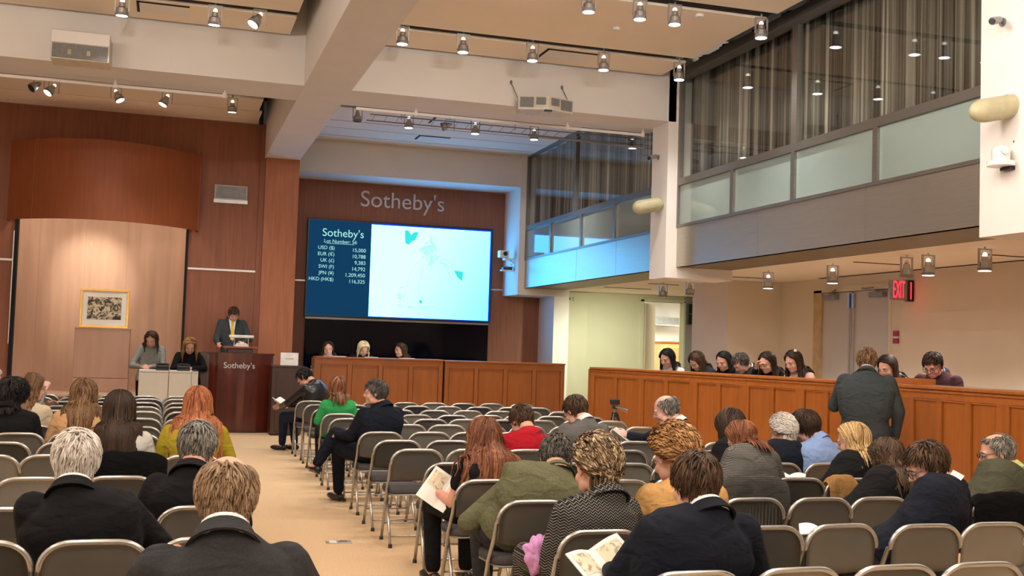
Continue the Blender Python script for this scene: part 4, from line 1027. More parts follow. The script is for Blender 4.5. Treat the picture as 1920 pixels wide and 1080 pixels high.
def rotm(yaw, pitch, roll):   # yaw to the left positive, pitch down positive
    return Matrix.Rotation(yaw, 3, 'Z') @ Matrix.Rotation(roll, 3, 'Y') @ Matrix.Rotation(-pitch, 3, 'X')
def spline(P, N, bow, t):
    p = P.lerp(N, t); p = p + Vector((0, -bow*math.sin(math.pi*t)*1.0, 0)); return p
TOR = [(-.12, .185, .130), (0.0, .190, .135), (.22, .160, .118), (.48, .172, .125), (.70, .188, .118), (.86, .165, .095), (.95, .105, .075), (1.02, .066, .062)]
def torso(bm, P, N, bow, grow, sw, build, twist, t0=-.12, t1=1.02, n=20):
    rings = []
    ts = [r[0] for r in TOR]
    K = 16
    for k in range(K+1):
        t = t0+(t1-t0)*k/K
        for a, b in zip(TOR, TOR[1:]):
            if t <= b[0] or b is TOR[-1]:
                f = min(1, max(0, (t-a[0])/(b[0]-a[0]))); f = f*f*(3-2*f)
                w, d = a[1]+(b[1]-a[1])*f, a[2]+(b[2]-a[2])*f; break
        bw = build if t < .8 else 1+(build-1)*.5
        w *= bw*(sw/.19 if t > .3 else 1+(sw/.19-1)*.5*max(0, t/.3)); d *= build
        c = spline(P, N, bow, t); dd = (spline(P, N, bow, t+.02)-spline(P, N, bow, t-.02)).normalized()
        tw = twist*max(0, t); u = Vector((math.cos(tw), math.sin(tw), 0)); u = (u-dd*u.dot(dd)).normalized(); v = dd.cross(u)
        w += grow; d += grow
        rings.append([c+u*math.cos(a_)*w*(1 if True else 1)+v*math.copysign(abs(math.sin(a_))**.85, math.sin(a_))*d for a_ in [2*math.pi*i/n for i in range(n)]])
    loft(bm, rings)
def hand(bm, wrist, d, palm_n, s=1.0, side=1, curl=.5):
    """palm, four fingers of different lengths and a thumb leaving the side of the palm"""
    d = Vector(d).normalized(); nrm = Vector(palm_n); nrm = (nrm-d*nrm.dot(d)).normalized(); lat = d.cross(nrm)*side
    w = Vector(wrist)
    rot = Matrix((lat, d, nrm)).transposed()
    ell(bm, w+d*.045*s, (.038*s, .05*s, .016*s), rot, 10, 7)
    for i, (off, ln) in enumerate(((-.029, .064), (-.010, .076), (.010, .080), (.028, .072))):
        p = w+d*.082*s+lat*off*s; a = 0
        for q, part in enumerate((.42, .33, .25)):
            a += curl*(.5+.35*q); dd = (d*math.cos(a)+nrm*math.sin(a)); p2 = p+dd*ln*part*s
            cone(bm, p, p2, .0088*s-.0008*q, .0080*s-.0008*q, 6); p = p2
    p = w+d*.03*s+lat*.034*s; p2 = p+(d*.7+lat*.6+nrm*.3).normalized()*.036*s; p3 = p2+(d*.9+lat*.1+nrm*.4).normalized()*.03*s
    cone(bm, p, p2, .0115*s, .010*s, 6); cone(bm, p2, p3, .010*s, .008*s, 6)
def head_shape(bm, T):
    """T: head frame to local. chin near z=0, crown at .225, face towards +y"""
    def E(c, r, rot=None, u=16, v=10):
        ell(bm, T @ Vector(c), r, (T.to_3x3() @ (rot or Matrix.Identity(3))) , u, v)
    E((0, -.008, .138), (.074, .095, .086)); E((0, .030, .085), (.062, .062, .085)); E((0, .048, .026), (.044, .042, .030)); E((0, .075, .018), (.020, .018, .016))
    for s in (-1, 1):
        E((s*.046, .058, .075), (.022, .025, .024)); E((s*.030, .083, .130), (.024, .014, .010)); E((s*.048, .03, .04), (.02, .03, .03))
        E((s*.077, -.008, .105), (.009, .020, .031), Matrix.Rotation(s*-.35, 3, 'Z')); E((s*.078, -.004, .082), (.007, .010, .012))
    def Cn(a, b, r0, r1): cone(bm, T @ Vector(a), T @ Vector(b), r0*T.to_scale()[0], r1*T.to_scale()[0], 8)
    Cn((0, .090, .118), (0, .108, .086), .009, .0125); Cn((-.011, .097, .082), (.011, .097, .082), .010, .010)
    Cn((-.016, .086, .050), (.016, .086, .050), .0085, .0085); Cn((-.014, .084, .041), (.014, .084, .041), .009, .009)

THR = [(-1, -.80), (-.5, -.66), (-.25, -.35), (0, -.12), (.25, .25), (.45, .50), (.7, .70), (1.0, .86)]
def hairline(dy):
    for a, b in zip(THR, THR[1:]):
        if dy <= b[0]: return a[1]+(b[1]-a[1])*(dy-a[0])/(b[0]-a[0])
    return .9
EC, ER = Vector((0, -.008, .132)), Vector((.0805, .1015, .0955))
def hair_mesh(T, style, rnd, obst, far=False):
    """overlapping tapered locks that start on the scalp, follow it and then hang; all locks at once"""
    L_ = style.get('len', .06); n = style.get('n', 650); wd = style.get('w', .0068); wav = style.get('wave', 0.0); puff = style.get('puff', 1.0)
    bald = style.get('bald', 0); flow = style.get('flow', 'short'); lift = style.get('lift', .004); wf = style.get('wf', 60); part = style.get('part', .1)
    if far: n = int(n*.45); wd *= 1.5
    rg = np.random.default_rng(rnd.randint(0, 10**6))
    Tm = np.array(T); Ti = np.array(T.inverted())
    g = Ti[:3, :3] @ np.array([0, 0, -1.0]); g /= np.linalg.norm(g)
    ec, er = np.array(EC), np.array(ER)
    ha, hb = np.array([q[0] for q in THR]), np.array([q[1] for q in THR])
    def nz(a): return a/np.maximum(1e-6, np.linalg.norm(a, axis=-1, keepdims=True))
    def ok(d, m):
        k = d[:, 2] >= np.interp(d[:, 1], ha, hb)-m+style.get('recede', 0)*np.maximum(0, d[:, 1])
        if bald: k &= ~((d[:, 2] > .96-bald*.5) & (d[:, 1] > -.75))
        return k
    # under-cap so that no scalp shows between the locks
    U, V = 30, 20
    th = np.linspace(0, 2*np.pi, U, endpoint=False); ph = np.linspace(.001, np.pi-.001, V)
    cd = np.stack([np.outer(np.sin(ph), np.cos(th)), np.outer(np.sin(ph), np.sin(th)), np.outer(np.cos(ph), np.ones(U))], -1).reshape(-1, 3)
    kc = ok(cd, 0.0); cv = ec+cd*er*puff*.985
    faces = []
    for i in range(V-1):
        for j in range(U):
            q = (i*U+j, i*U+(j+1) % U, (i+1)*U+(j+1) % U, (i+1)*U+j)
            if all(kc[x] for x in q): faces.append(q[::-1])
    # roots
    d = nz(rg.normal(size=(n*14, 3))); d = d[ok(d, .04)]
    if L_ > .12: d = d[(d[:, 2] > 0) | (rg.random(len(d)) > .35)]
    d = d[:n]; n = len(d)
    lo = .5+.5*np.sin(d @ np.array([7.1, 3.3, 5.2])+rg.uniform(0, 6))*np.sin(d @ np.array([-4.2, 6.3, 8.1])+1.3)
    tone = np.clip(.22+.5*lo*.9+rg.normal(0, style.get('var', .2)*.75, n), 0, 1)
    k0 = puff*rg.uniform(.985, 1.03, n)
    p = ec+d*er*k0[:, None]
    seg = 4 if L_ <= .12 else max(6, min(10, int(L_/.045)+3))
    ln = L_*rg.uniform(.75, 1.1, n); ds = (ln/seg)[:, None]
    phs = rg.uniform(0, 6.28, n); vel = np.tile(g, (n, 1)); wh = nz(np.array([part*.3, -.45, .88]))
    cl_ = rg.normal(0, 1, (n, 3))
    pts = [p.copy()]
    for s in range(seg):
        e = (p-ec)/er; el = np.linalg.norm(e, axis=1); en = nz(e); nr = nz(en/er)
        if flow == 'short':
            dr = en-wh+np.array([0, 0, -.1])+cl_*np.array([.22, .18, .14]); fr = en[:, 1] > .3
            dr[fr] += np.array([.9*part*4, -.2, 0])
        elif flow == 'back':
            dr = np.stack([en[:, 0]*.4, -np.ones(n), -.25-.6*np.maximum(0, -en[:, 1])], 1)+cl_*np.array([.16, 0, .14])
        else:
            sx = np.where(en[:, 0]-part*.5 > 0, 1.0, -1.0); up = en[:, 2] > .5
            dr = np.stack([sx*np.where(up, .9, .2), -.45-.5*np.maximum(0, en[:, 1]), np.where(up, -.15, 0)], 1)+g*np.where(up, .5, 1.0)[:, None]+cl_*.05
            bk = en[:, 1] < -.5; dr[bk] = g+np.stack([en[bk, 0]*.5, 0*en[bk, 0], 0*en[bk, 0]], 1)
        ins = (el < 1.3*puff) & (en[:, 2] > (-.55 if L_ <= .12 else -.12))
        dt = nz(dr-nr*np.sum(dr*nr, 1, keepdims=True))
        q = p+dt*ds; e2 = (q-ec)/er; kk = (k0+lift*(s+1)/er[0]*.4)/np.linalg.norm(e2, axis=1); q = ec+e2*kk[:, None]*er
        df = nz(g+vel*.35+np.stack([np.sign(en[:, 0])*style.get('flare', .06)*np.minimum(1, np.abs(en[:, 0])*1.5), -.02+0*phs, 0*phs], 1)); q2 = p+df*ds
        p = np.where(ins[:, None], q, q2); vel = np.where(ins[:, None], dt, df)
        if wav: p = p+np.stack([np.sin(phs+wf*ds[:, 0]*s), np.cos(phs*1.3+wf*ds[:, 0]*s), 0*phs], 1)*wav*min(1, s/3)
        if L_ > .09:
            pw = p @ Tm[:3, :3].T+Tm[:3, 3]
            for oc, orad in obst:
                dv = pw-np.array(oc); dl = np.linalg.norm(dv, axis=1); h = dl < orad
                dv[:, 1] -= .02
                pw[h] = np.array(oc)+nz(dv[h])*orad
            p = pw @ Ti[:3, :3].T+Ti[:3, 3]
            b_ = (p[:, 1] > .02) & (np.abs(p[:, 0]) < .074) & (p[:, 2] < .12)
            p[b_, 0] = np.sign(p[b_, 0]+1e-5)*.074
        pts.append(p.copy())
    P_ = np.stack(pts, 1); m = P_.shape[1]
    dd = np.empty_like(P_); dd[:, 1:-1] = P_[:, 2:]-P_[:, :-2]; dd[:, 0] = P_[:, 1]-P_[:, 0]; dd[:, -1] = P_[:, -1]-P_[:, -2]; dd = nz(dd)
    c = P_-ec; nr = nz(c-dd*np.sum(c*dd, 2, keepdims=True)); lt = np.cross(dd, nr)
    tt = np.linspace(0, 1, m); ww = wd*(1-.15*(1-tt)-.75*tt**3); ww[0] *= .7; ww = ww[None, :, None]
    R3 = np.stack([P_+lt*ww-nr*ww*.2, P_+nr*ww*.6, P_-lt*ww-nr*ww*.2], 2)      # n, m, 3, xyz
    base = len(cv); allv = np.concatenate([cv, R3.reshape(-1, 3)]); allv = allv @ Tm[:3, :3].T+Tm[:3, 3]
    idx = base+np.arange(n*m*3).reshape(n, m, 3)
    fq = np.stack([np.stack([idx[:, :-1, j], idx[:, :-1, (j+1) % 3], idx[:, 1:, (j+1) % 3], idx[:, 1:, j]], -1) for j in range(3)], 2).reshape(-1, 4)
    used = np.zeros(len(allv), bool); used[base:] = True
    for q in faces: used[list(q)] = True
    mp = np.cumsum(used)-1; allv = allv[used]
    fl = [tuple(int(mp[x]) for x in q) for q in faces]+[tuple(r) for r in mp[fq].tolist()]
    me = bpy.data.meshes.new('hair'); me.from_pydata(allv.tolist(), [], fl)
    st_ = np.full(base+n*m*3, .28); st_[base:] = np.repeat(np.clip(tone[:, None]+.12*tt[None]-.05, 0, 1).reshape(-1), 3)
    at = me.attributes.new('strand', 'FLOAT', 'POINT'); at.data.foreach_set('value', st_[used].astype(np.float32))
    smooth(me)
    return me

def person(label, loc, rz, head, top, hair, skin_col=FAIR, stand=False, sw=.19, build=1.0, twist=0.0, hyaw=0.0, hpitch=25.0, hroll=0.0, hs=1.08,
           bottom=None, collar=None, shirt=None, arms=None, legs=None, knees=None, sleeve='long', jacket=True, vox=.011, glasses=False, hairstyle=None, extra=None, bow=.035, pz=None, seed=1, hem=-.12, skirt=False):
    """loc: floor point under the hips; head: top of the head relative to loc, in the person's own frame (faces +y)"""
    rnd = random.Random(seed*13+5); bs = 1+(build-1)*.45
    if math.hypot(loc[0], loc[1]) > 12.5: vox = .0135
    o = thing('person', label, 'person', loc, rz)
    sk = skin(skin_col)
    P = Vector((0, 0, pz if pz is not None else (.93 if stand else .56)))
    Rh = rotm(R(hyaw), R(hpitch), R(hroll))
    top_ = Vector(head)
    origin = top_ - Rh @ Vector((0, -.01, .226*hs))        # chin level, under the skull
    T = Matrix.Translation(origin) @ Rh.to_4x4() @ Matrix.Scale(hs, 4)
    neck_top = T @ Vector((0, -.022, .075))
    N = T @ Vector((0, -.035, 0.0)); N = N + Vector((0, -.038, -.012))*hs
    twv = R(twist)
    lat = Vector((math.cos(twv), math.sin(twv), 0)); spd = (N-P).normalized(); fwd = Vector((-math.sin(twv), math.cos(twv), 0))
    shj = {s: N + lat*s*(sw-.03) - spd*.082 + fwd*.005 for s in (-1, 1)}
    if arms is None:
        arms = {s: (N+lat*s*(sw+.05)-Vector((0, 0, .27))+fwd*.06, N+lat*s*.09-Vector((0, 0, .30))+fwd*.30) for s in (-1, 1)}
    arms = {s: (Vector(a), Vector(b)) for s, (a, b) in arms.items()}
    if stand:
        lg = legs or {s: (P+Vector((s*.10, .01, -.46)), P+Vector((s*.11, -.02, -.86))) for s in (-1, 1)}
    else:
        lg = legs or {s: (Vector((s*.13, .43, .53)), Vector((s*.12, .40, .085))) for s in (-1, 1)}
    lg = {s: (Vector(a), Vector(b)) for s, (a, b) in lg.items()}
    # body: one continuous skin
    bm = bmesh.new(); torso(bm, P, N, bow, 0, sw, build*.97, twv)
    cone(bm, N-spd*.02, neck_top, .058*hs, .054*hs, 12); cone(bm, neck_top, T @ Vector((0, .0, .085)), .054*hs, .052*hs, 12)
    head_shape(bm, T)
    for s in (-1, 1):
        e, w = arms[s]; cone(bm, shj[s], e, .052*bs, .041*bs); cone(bm, e, w, .040*bs, .027)
        k, f = lg[s]; hp = P+Vector((s*.09, .0 if not stand else 0, -.02)); cone(bm, hp, k, .082*build, .056*build); cone(bm, k, f, .055*build, .038)
        fd = Vector((s*.02, 1, 0)).normalized()
        ell(bm, f+Vector((0, .05, -.035)), (.038, .10, .035))
        dirv = (w-e).normalized(); hand(bm, w+dirv*.01, dirv, (-s*.75, 0, -.65), hs*.97, s, .45)
    body = obj('body', blob(bm, vox*.85, 4, .24), sk, o)
    # garments follow the body and stop at neck, cuffs and hem
    gw = .016 if jacket else .009
    bm = bmesh.new(); torso(bm, P, N, bow, gw, sw, build, twv, hem, 1.03)
    ell(bm, N+spd*.0, (.088*hs, .082*hs, .05*hs))
    for s in (-1, 1):
        e, w = arms[s]; sj = shj[s]
        ell(bm, sj, (.062*bs+gw*.5,)*3); cone(bm, sj+lat*-s*.05, sj, .06, .060*bs)
        if sleeve == 'long':
            cone(bm, sj, e, .058*bs+gw, .047*bs+gw*.8); cone(bm, e, e.lerp(w, .93), .047*bs+gw*.8, .034+gw*.5)
        else: cone(bm, sj, sj.lerp(e, .42), .060*bs+gw, .058*bs+gw)
    if stand and jacket:
        rg = []
        for k in range(6):
            t = k/5; c = P+Vector((0, .0, -.02-.20*t)); rg.append([c+Vector((math.cos(a)*(.20+.03*t)*build, math.sin(a)*(.15+.02*t), 0)) for a in [2*math.pi*i/20 for i in range(20)]])
        loft(bm, rg)
    obj('jacket' if jacket else 'top', blob(bm, vox, 7, .4), top, o)
    if bottom is not None:
        bm = bmesh.new(); ell(bm, P+Vector((0, .0, -.01)), (.195*build, .15*build, .12))
        for s in (-1, 1):
            k, f = lg[s]; hp = P+Vector((s*.095, 0, -.02)); cone(bm, hp, k, .097*build, .070*build)
            if not skirt: cone(bm, k, k.lerp(f, .93), .070*build, .055)
        if skirt: ell(bm, (lg[-1][0]+lg[1][0])/2+Vector((0, -.05, -.02)), (.2, .12, .1))
        obj('skirt' if skirt else 'trousers', blob(bm, vox*1.2, 6, .25), bottom, o)
    for s in (-1, 1):
        k, f = lg[s]; d = Vector((s*.08, 1, 0)).normalized()
        if abs((k-f).normalized().z) < .8: d = (Vector((0, 0, .55)) + (f-k).normalized()*.9).normalized()
        bm = bmesh.new(); b0 = f+Vector((0, 0, -.045)) if abs((k-f).normalized().z) >= .8 else f+(f-k).normalized()*.03
        rt = Matrix((Vector((d.y, -d.x, 0)).normalized(), d, Vector((d.y, -d.x, 0)).normalized().cross(d))).transposed()
        ell(bm, b0+d*.06, (.047, .135, .040), rt, 14, 8); ell(bm, b0-d*.03, (.042, .05, .045), rt, 12, 8)
        obj('shoe', blob(bm, .012, 4, .5), M_SHOE, o)
    # collar bands standing up round the neck
    def band(m, r, h0, h1, nm, gap=.9, flare=.004):
        bm = bmesh.new(); ax = (neck_top-N).normalized(); c0 = N+ax*h0; u = lat-ax*lat.dot(ax); u.normalize(); v = ax.cross(u)
        rings = []; K = 22
        for k in range(K+1):
            a = math.pi*1.5 - (math.pi-gap/2) + (2*math.pi-gap)*k/K
            dv = u*math.cos(a)+v*math.sin(a); hh = h1-h0
            lo_ = c0+dv*(r+flare*2); hi_ = c0+ax*hh+dv*(r*.95); rings.append([lo_, hi_, hi_+dv*.006, lo_+dv*(.010)])
        loft(bm, rings); bmesh.ops.recalc_face_normals(bm, faces=bm.faces)
        x = obj(nm, bm, m, o); smooth(x); x.modifiers.new('e', 'EDGE_SPLIT').split_angle = R(50)
    if shirt is not None: band(shirt, .062*hs, -.012, .048, 'shirt_collar')
    if collar is not None: band(collar, .072*hs, -.030, .030, 'jacket_collar', 1.3, .010)
    # face
    for s in (-1, 1):
        bm = bmesh.new(); ell(bm, T @ Vector((s*.031, .0850, .116)), (.0108*hs,)*3, None, 10, 7); ey = obj('eye', bm, M_EYEW, o)
        bm = bmesh.new(); ell(bm, T @ Vector((s*.031, .0922, .1135)), (.0056*hs,)*3, None, 8, 6); obj('iris', bm, M_SPEC, ey)
        bm = bmesh.new(); tube(bm, [T @ Vector((s*.014, .0995, .133)), T @ Vector((s*.032, .0985, .138)), T @ Vector((s*.050, .085, .132))], [.003, .0042, .002], 6); obj('eyebrow', bm, H[hair], o)
    bm = bmesh.new(); tube(bm, [T @ Vector((-.023, .0885, .0455)), T @ Vector((0, .0965, .047)), T @ Vector((.023, .0885, .0455))], [.002, .0058, .002], 8); obj('mouth', bm, M_LIPS, o)
    obst = [(N+spd*-.05, .105*build), (spline(P, N, bow, .82), .14*build), (spline(P, N, bow, .62), .155*build), (spline(P, N, bow, .4), .15*build), (shj[-1], .088*build), (shj[1], .088*build), (N.lerp(shj[-1], .5), .095), (N.lerp(shj[1], .5), .095), (neck_top.lerp(N, .5), .068*hs)]
    hm = hair_mesh(T, hairstyle or {}, rnd, obst, math.hypot(loc[0], loc[1]) > 12.5)
    obj('hair', hm, H[hair], o)
    if glasses:
        bm = bmesh.new()
        for s in (-1, 1):
            pts = [T @ Vector((s*.033+.023*math.cos(a), .106, .112+.017*math.sin(a))) for a in [2*math.pi*i/12 for i in range(13)]]
            tube(bm, pts, .0022, 6); tube(bm, [T @ Vector((s*.056, .104, .117)), T @ Vector((s*.080, .03, .122)), T @ Vector((s*.081, -.01, .118))], .0024, 6)
        tube(bm, [T @ Vector((-.01, .107, .116)), T @ Vector((.01, .107, .116))], .002, 6)
        obj('spectacles', bm, M_SPEC, o)
    return o, T, N, P, shj
SHORT = dict(len=.055, n=800, w=.0062, flow='short', lift=.006, puff=1.0)
def hs_(**k): d = dict(SHORT); d.update(k); return d
BOB = dict(len=.21, n=620, w=.0085, flow='part', puff=1.09, lift=.004, var=.18)
LONG = dict(len=.42, n=700, w=.009, flow='part', puff=1.08, lift=.003, wave=.002, var=.2)
def hl(base, **k): d = dict(base); d.update(k); return d
# ------------------------------------------------------------------ the audience
C_BLACK = cloth('black_wool', (.007, .007, .008)); C_NAVY = cloth('navy_wool', (.007, .009, .016)); C_CHAR = cloth('charcoal_wool', (.028, .028, .030))
C_GREYSUIT = cloth('grey_suiting', (.105, .10, .095)); C_DKGREY = cloth('dark_grey_suiting', (.038, .045, .048)); C_TWEED = cloth('green_tweed', (.10, .10, .055), .95, .35, 260)
C_HERR = zigzag('herringbone_cloth', (.012, .013, .017), (.24, .215, .17), 78, 150, .9); C_TWEEDG = zigzag('grey_check_tweed', (.05, .048, .045), (.20, .19, .17), 160, 190, .5)
C_RED = cloth('red_knit', (.30, .008, .016)); C_GREEN = cloth('green_knit', (.028, .27, .075)); C_MUST = cloth('mustard_knit', (.30, .235, .018)); C_PEACH = cloth('peach_wool', (.52, .30, .15))
C_CREAM = cloth('cream_cotton', (.56, .47, .33)); C_LTGREY = cloth('light_grey_knit', (.50, .48, .44)); C_TAN = cloth('tan_wool', (.46, .265, .095)); C_BLUE = cloth('blue_shirting', (.19, .28, .50), .8)
C_OLIVE = cloth('olive_quilt', (.055, .055, .035)); C_LIME = cloth('pale_green_shirting', (.42, .45, .20)); C_WHITE = cloth('white_shirting', (.72, .72, .72), .8); C_LEATH = mat('black_leather', (.010, .010, .011), .32, 0, .1, (30, 30, 30), .4, (14, 14, 14))
C_MAROON = cloth('maroon_tweed', (.048, .020, .024)); C_GREYKNIT = cloth('grey_marl_knit', (.22, .225, .21)); C_PINK = cloth('pink_cotton', (.62, .40, .33)); C_SCARF = cloth('green_scarf', (.05, .09, .035)); C_PURPLE = cloth('lilac_silk', (.52, .25, .50), .55)
C_JEAN = cloth('dark_denim', (.012, .018, .04)); C_YELLOW = cloth('yellow_silk', (.62, .44, .06), .5)

def to_local(loc, rz, p):
    return Matrix.Rotation(-rz, 3, 'Z') @ (Vector(p)-Vector((loc[0], loc[1], 0)))
def sit(label, side, r, c, hx, hz, fwd, hair, top, rz=0.0, **kw):
    """hx, hz: where the crown of the head is seen, at the depth of the chair"""
    x, row = seat_at(side, r, c)
    loc = (x, row+.31, 0); yh = row+.25+fwd; k = yh/(row+.28)
    p = Vector((hx*k, yh, 1.6+(hz-1.6)*k-.012))
    rz = R(rz)
    for key in ('wlegs', 'warms'):
        if key in kw:
            d = kw.pop(key); kw[key[1:]] = {s: (to_local(loc, rz, a), to_local(loc, rz, b)) for s, (a, b) in d.items()}
    return person(label, loc, rz, to_local(loc, rz, p), top, hair, **kw)

CURLY = dict(len=.11, n=750, w=.0085, flow='part', puff=1.16, wave=.022, wf=120, var=.3, lift=.01)
# left block
sit('grey haired man in spectacles at the far left edge, hand at his chin', 'L', 10, 4, -1.80, 1.235, .05, 'white', C_GREYKNIT, -75, hpitch=12, glasses=True, bottom=C_CHAR, hairstyle=hs_(recede=.3, bald=.1), shirt=C_WHITE, seed=1, hs=1.15,
    arms={-1: ((-.25, .12, .70), (-.08, .34, .80)), 1: ((.24, .18, .72), (.05, .30, .96))})
sit('woman with short curly black hair in a black jacket at the left edge', 'L', 7, 3, -1.22, 1.215, .10, 'black', C_BLACK, 0, hpitch=15, hyaw=-12, bottom=C_BLACK, hairstyle=CURLY, collar=C_BLACK, seed=2, sw=.185, hs=1.16)
_, T3, N3, P3, s3 = sit('woman with light brown hair, beige coat and green scarf, looking right', 'L', 8, 3, -1.16, 1.235, .12, 'ltbrown', C_CREAM, -15, hpitch=6, hyaw=-38, bottom=C_JEAN, hairstyle=hl(BOB, len=.20), seed=3, collar=C_SCARF, shirt=C_SCARF, hs=1.14)
sit('woman with tousled light brown hair in a peach jacket', 'L', 7, 2, -.665, 1.225, .12, 'ltbrown', C_PEACH, 0, hpitch=18, bottom=C_BLACK, hairstyle=hl(LONG, len=.27, wave=.006), seed=4, hs=1.14)
sit('woman with long straight dark brown hair and a pale grey top', 'L', 5, 1, -.305, 1.21, .08, 'dkbrown', C_LTGREY, 0, hpitch=14, bottom=C_BLACK, hairstyle=hl(LONG, len=.43, puff=1.12), jacket=False, seed=5, hs=1.14)
sit('woman with very long red hair and a mustard cardigan at the aisle', 'L', 5, 0, .235, 1.255, .10, 'red', C_MUST, 0, hpitch=14, hyaw=-8, bottom=C_BLACK, hairstyle=hl(LONG, len=.50, puff=1.06, wave=.001, flare=.12), seed=6, hs=1.12, sw=.195)
sit('grey haired man in a black suit in front of the balding man', 'L', 3, 0, .18, 1.18, .10, 'grey', C_BLACK, -5, hpitch=20, hyaw=-10, bottom=C_BLACK, hairstyle=hs_(), collar=C_BLACK, seed=7, build=1.1, sw=.205, hs=1.14)
sit('white haired man in a black suit on the left', 'L', 2, 1, -.345, 1.205, .08, 'white', C_BLACK, 0, hpitch=16, bottom=C_BLACK, hairstyle=hs_(len=.06, puff=1.04), shirt=C_WHITE, collar=C_BLACK, seed=8, build=1.16, sw=.205, hs=1.1, vox=.009,
    arms={-1: ((-.265, .08, .66), (-.14, .34, .66)), 1: ((.265, .08, .66), (.14, .34, .66))})
sit('balding sandy haired man in a dark grey suit, nearest of all at the bottom left', 'L', 0, 0, .178, 1.285, .10, 'sandy', C_CHAR, 0, hpitch=22, hyaw=-6, bottom=C_CHAR, hairstyle=hs_(bald=.66, len=.05, recede=.2), shirt=C_WHITE, collar=C_CHAR, seed=9, build=1.04, sw=.195, hs=1.0, vox=.008,
    arms={-1: ((-.33, .10, .74), (-.22, .34, .88)), 1: ((.31, .10, .70), (.12, .34, .66))})
# aisle side of the right block
sit('man in a black leather jacket bent over at the end of the first row', 'R', 13, 0, 1.80, 1.20, .22, 'black', C_LEATH, 55, hpitch=48, bottom=C_JEAN, hairstyle=hs_(), seed=10, build=1.08, sw=.21, hs=1.14, bow=.07,
    wlegs={-1: ((1.66, 16.55, .50), (1.67, 16.74, .085)), 1: ((1.80, 16.65, .50), (1.86, 16.82, .085))}, warms={-1: ((1.68, 16.2, .72), (1.60, 16.42, .66)), 1: ((1.85, 16.5, .70), (1.66, 16.62, .66))})
sit('woman with a dark auburn bob and a bright green top at the aisle', 'R', 10, 0, 1.95, 1.205, .08, 'auburn', C_GREEN, 0, hpitch=12, bottom=C_BLACK, hairstyle=hl(BOB, len=.17, puff=1.06), jacket=False, seed=11, sw=.175, hs=1.1)
sit('man in a dark suit with crossed legs looking left across the aisle', 'R', 7, 0, 1.94, 1.265, .04, 'dkgrey', C_NAVY, 22, hpitch=4, hyaw=52, bottom=C_NAVY, hairstyle=hs_(), shirt=None, collar=C_NAVY, seed=12, build=1.08, sw=.21, hs=1.06, vox=.009,
    wlegs={-1: ((1.66, 11.12, .56), (1.72, 11.42, .09)), 1: ((1.62, 11.10, .70), (1.45, 11.12, .40))}, warms={-1: ((1.72, 10.72, .72), (1.62, 11.0, .70)), 1: ((2.16, 10.85, .74), (1.86, 11.06, .74))})
sit('woman with long wavy auburn hair and a black short sleeved dress reading a catalogue', 'R', 3, 0, 1.97, 1.145, .12, 'auburn', C_BLACK, 8, hpitch=24, hyaw=5, bottom=C_BLACK, hairstyle=hl(LONG, len=.38, wave=.005, puff=1.10, flare=.32), jacket=False, sleeve='short', skin_col=(.58, .28, .20), seed=13, hs=1.12, vox=.009, sw=.19,
    warms={-1: ((1.79, 7.02, .60), (1.74, 7.24, .64)), 1: ((2.16, 7.06, .62), (1.98, 7.26, .64))})
sit('person with short brown hair in a red sweater', 'R', 5, 2, 2.84, 1.12, .18, 'brown', C_RED, 0, hpitch=38, hyaw=15, bottom=C_BLACK, hairstyle=hs_(), jacket=False, seed=14, sw=.20, hs=1.14, bow=.06)
sit('man with short brown hair in a grey suit jacket and white collar', 'R', 6, 4, 3.62, 1.175, .14, 'brown', C_GREYSUIT, 4, hpitch=32, hyaw=22, bottom=C_GREYSUIT, hairstyle=hs_(), shirt=C_WHITE, seed=15, build=1.12, sw=.215, hs=1.2, bow=.05)
sit('man with greying curly hair in a green tweed jacket bent forward', 'R', 2, 0, 2.165, 1.105, .22, 'dkgrey', C_TWEED, -6, hpitch=40, hyaw=-14, bottom=C_CHAR, hairstyle=hs_(len=.05, wave=.006, wf=150), shirt=None, collar=C_TWEED, seed=16, build=1.22, sw=.235, hs=1.12, bow=.06, vox=.009,
    arms={-1: ((-.285, .03, .60), (-.10, .34, .62)), 1: ((.30, .08, .62), (.14, .38, .64))})
sit('woman with short streaked blonde hair in a black herringbone jacket', 'R', 1, 0, 2.01, 1.18, .10, 'hilite', C_HERR, 0, hpitch=14, hyaw=8, bottom=C_HERR, hairstyle=dict(len=.085, n=1000, w=.0085, flow='back', puff=1.15, lift=.012, wave=.004, var=.3), collar=C_HERR, seed=17, sw=.195, hs=1.18, vox=.009)
sit('bald man with a grey fringe in a dark suit, turned left with a catalogue', 'R', 6, 6, 4.545, 1.20, .08, 'grey', C_NAVY, 32, hpitch=22, hyaw=28, bottom=C_NAVY, hairstyle=hs_(bald=.62, len=.04, recede=.9), shirt=C_WHITE, seed=18, build=1.08, sw=.205, hs=1.2,
    warms={-1: ((4.42, 9.95, .76), (4.27, 10.0, .80)), 1: ((4.72, 10.12, .74), (4.40, 10.2, .76))}, skin_col=(.60, .34, .27))
sit('woman with puffy strawberry blonde hair in a tan jacket', 'R', 1, 1, 2.405, 1.225, .12, 'strawb', C_TAN, 0, hpitch=26, hyaw=10, bottom=C_BLACK, hairstyle=dict(len=.08, n=1000, w=.0085, flow='back', puff=1.22, lift=.012, wave=.004, var=.22), seed=19, sw=.20, hs=1.16, vox=.009,
    warms={-1: ((2.22, 5.12, .74), (2.22, 5.34, .72)), 1: ((2.72, 5.16, .72), (2.5, 5.4, .70))})
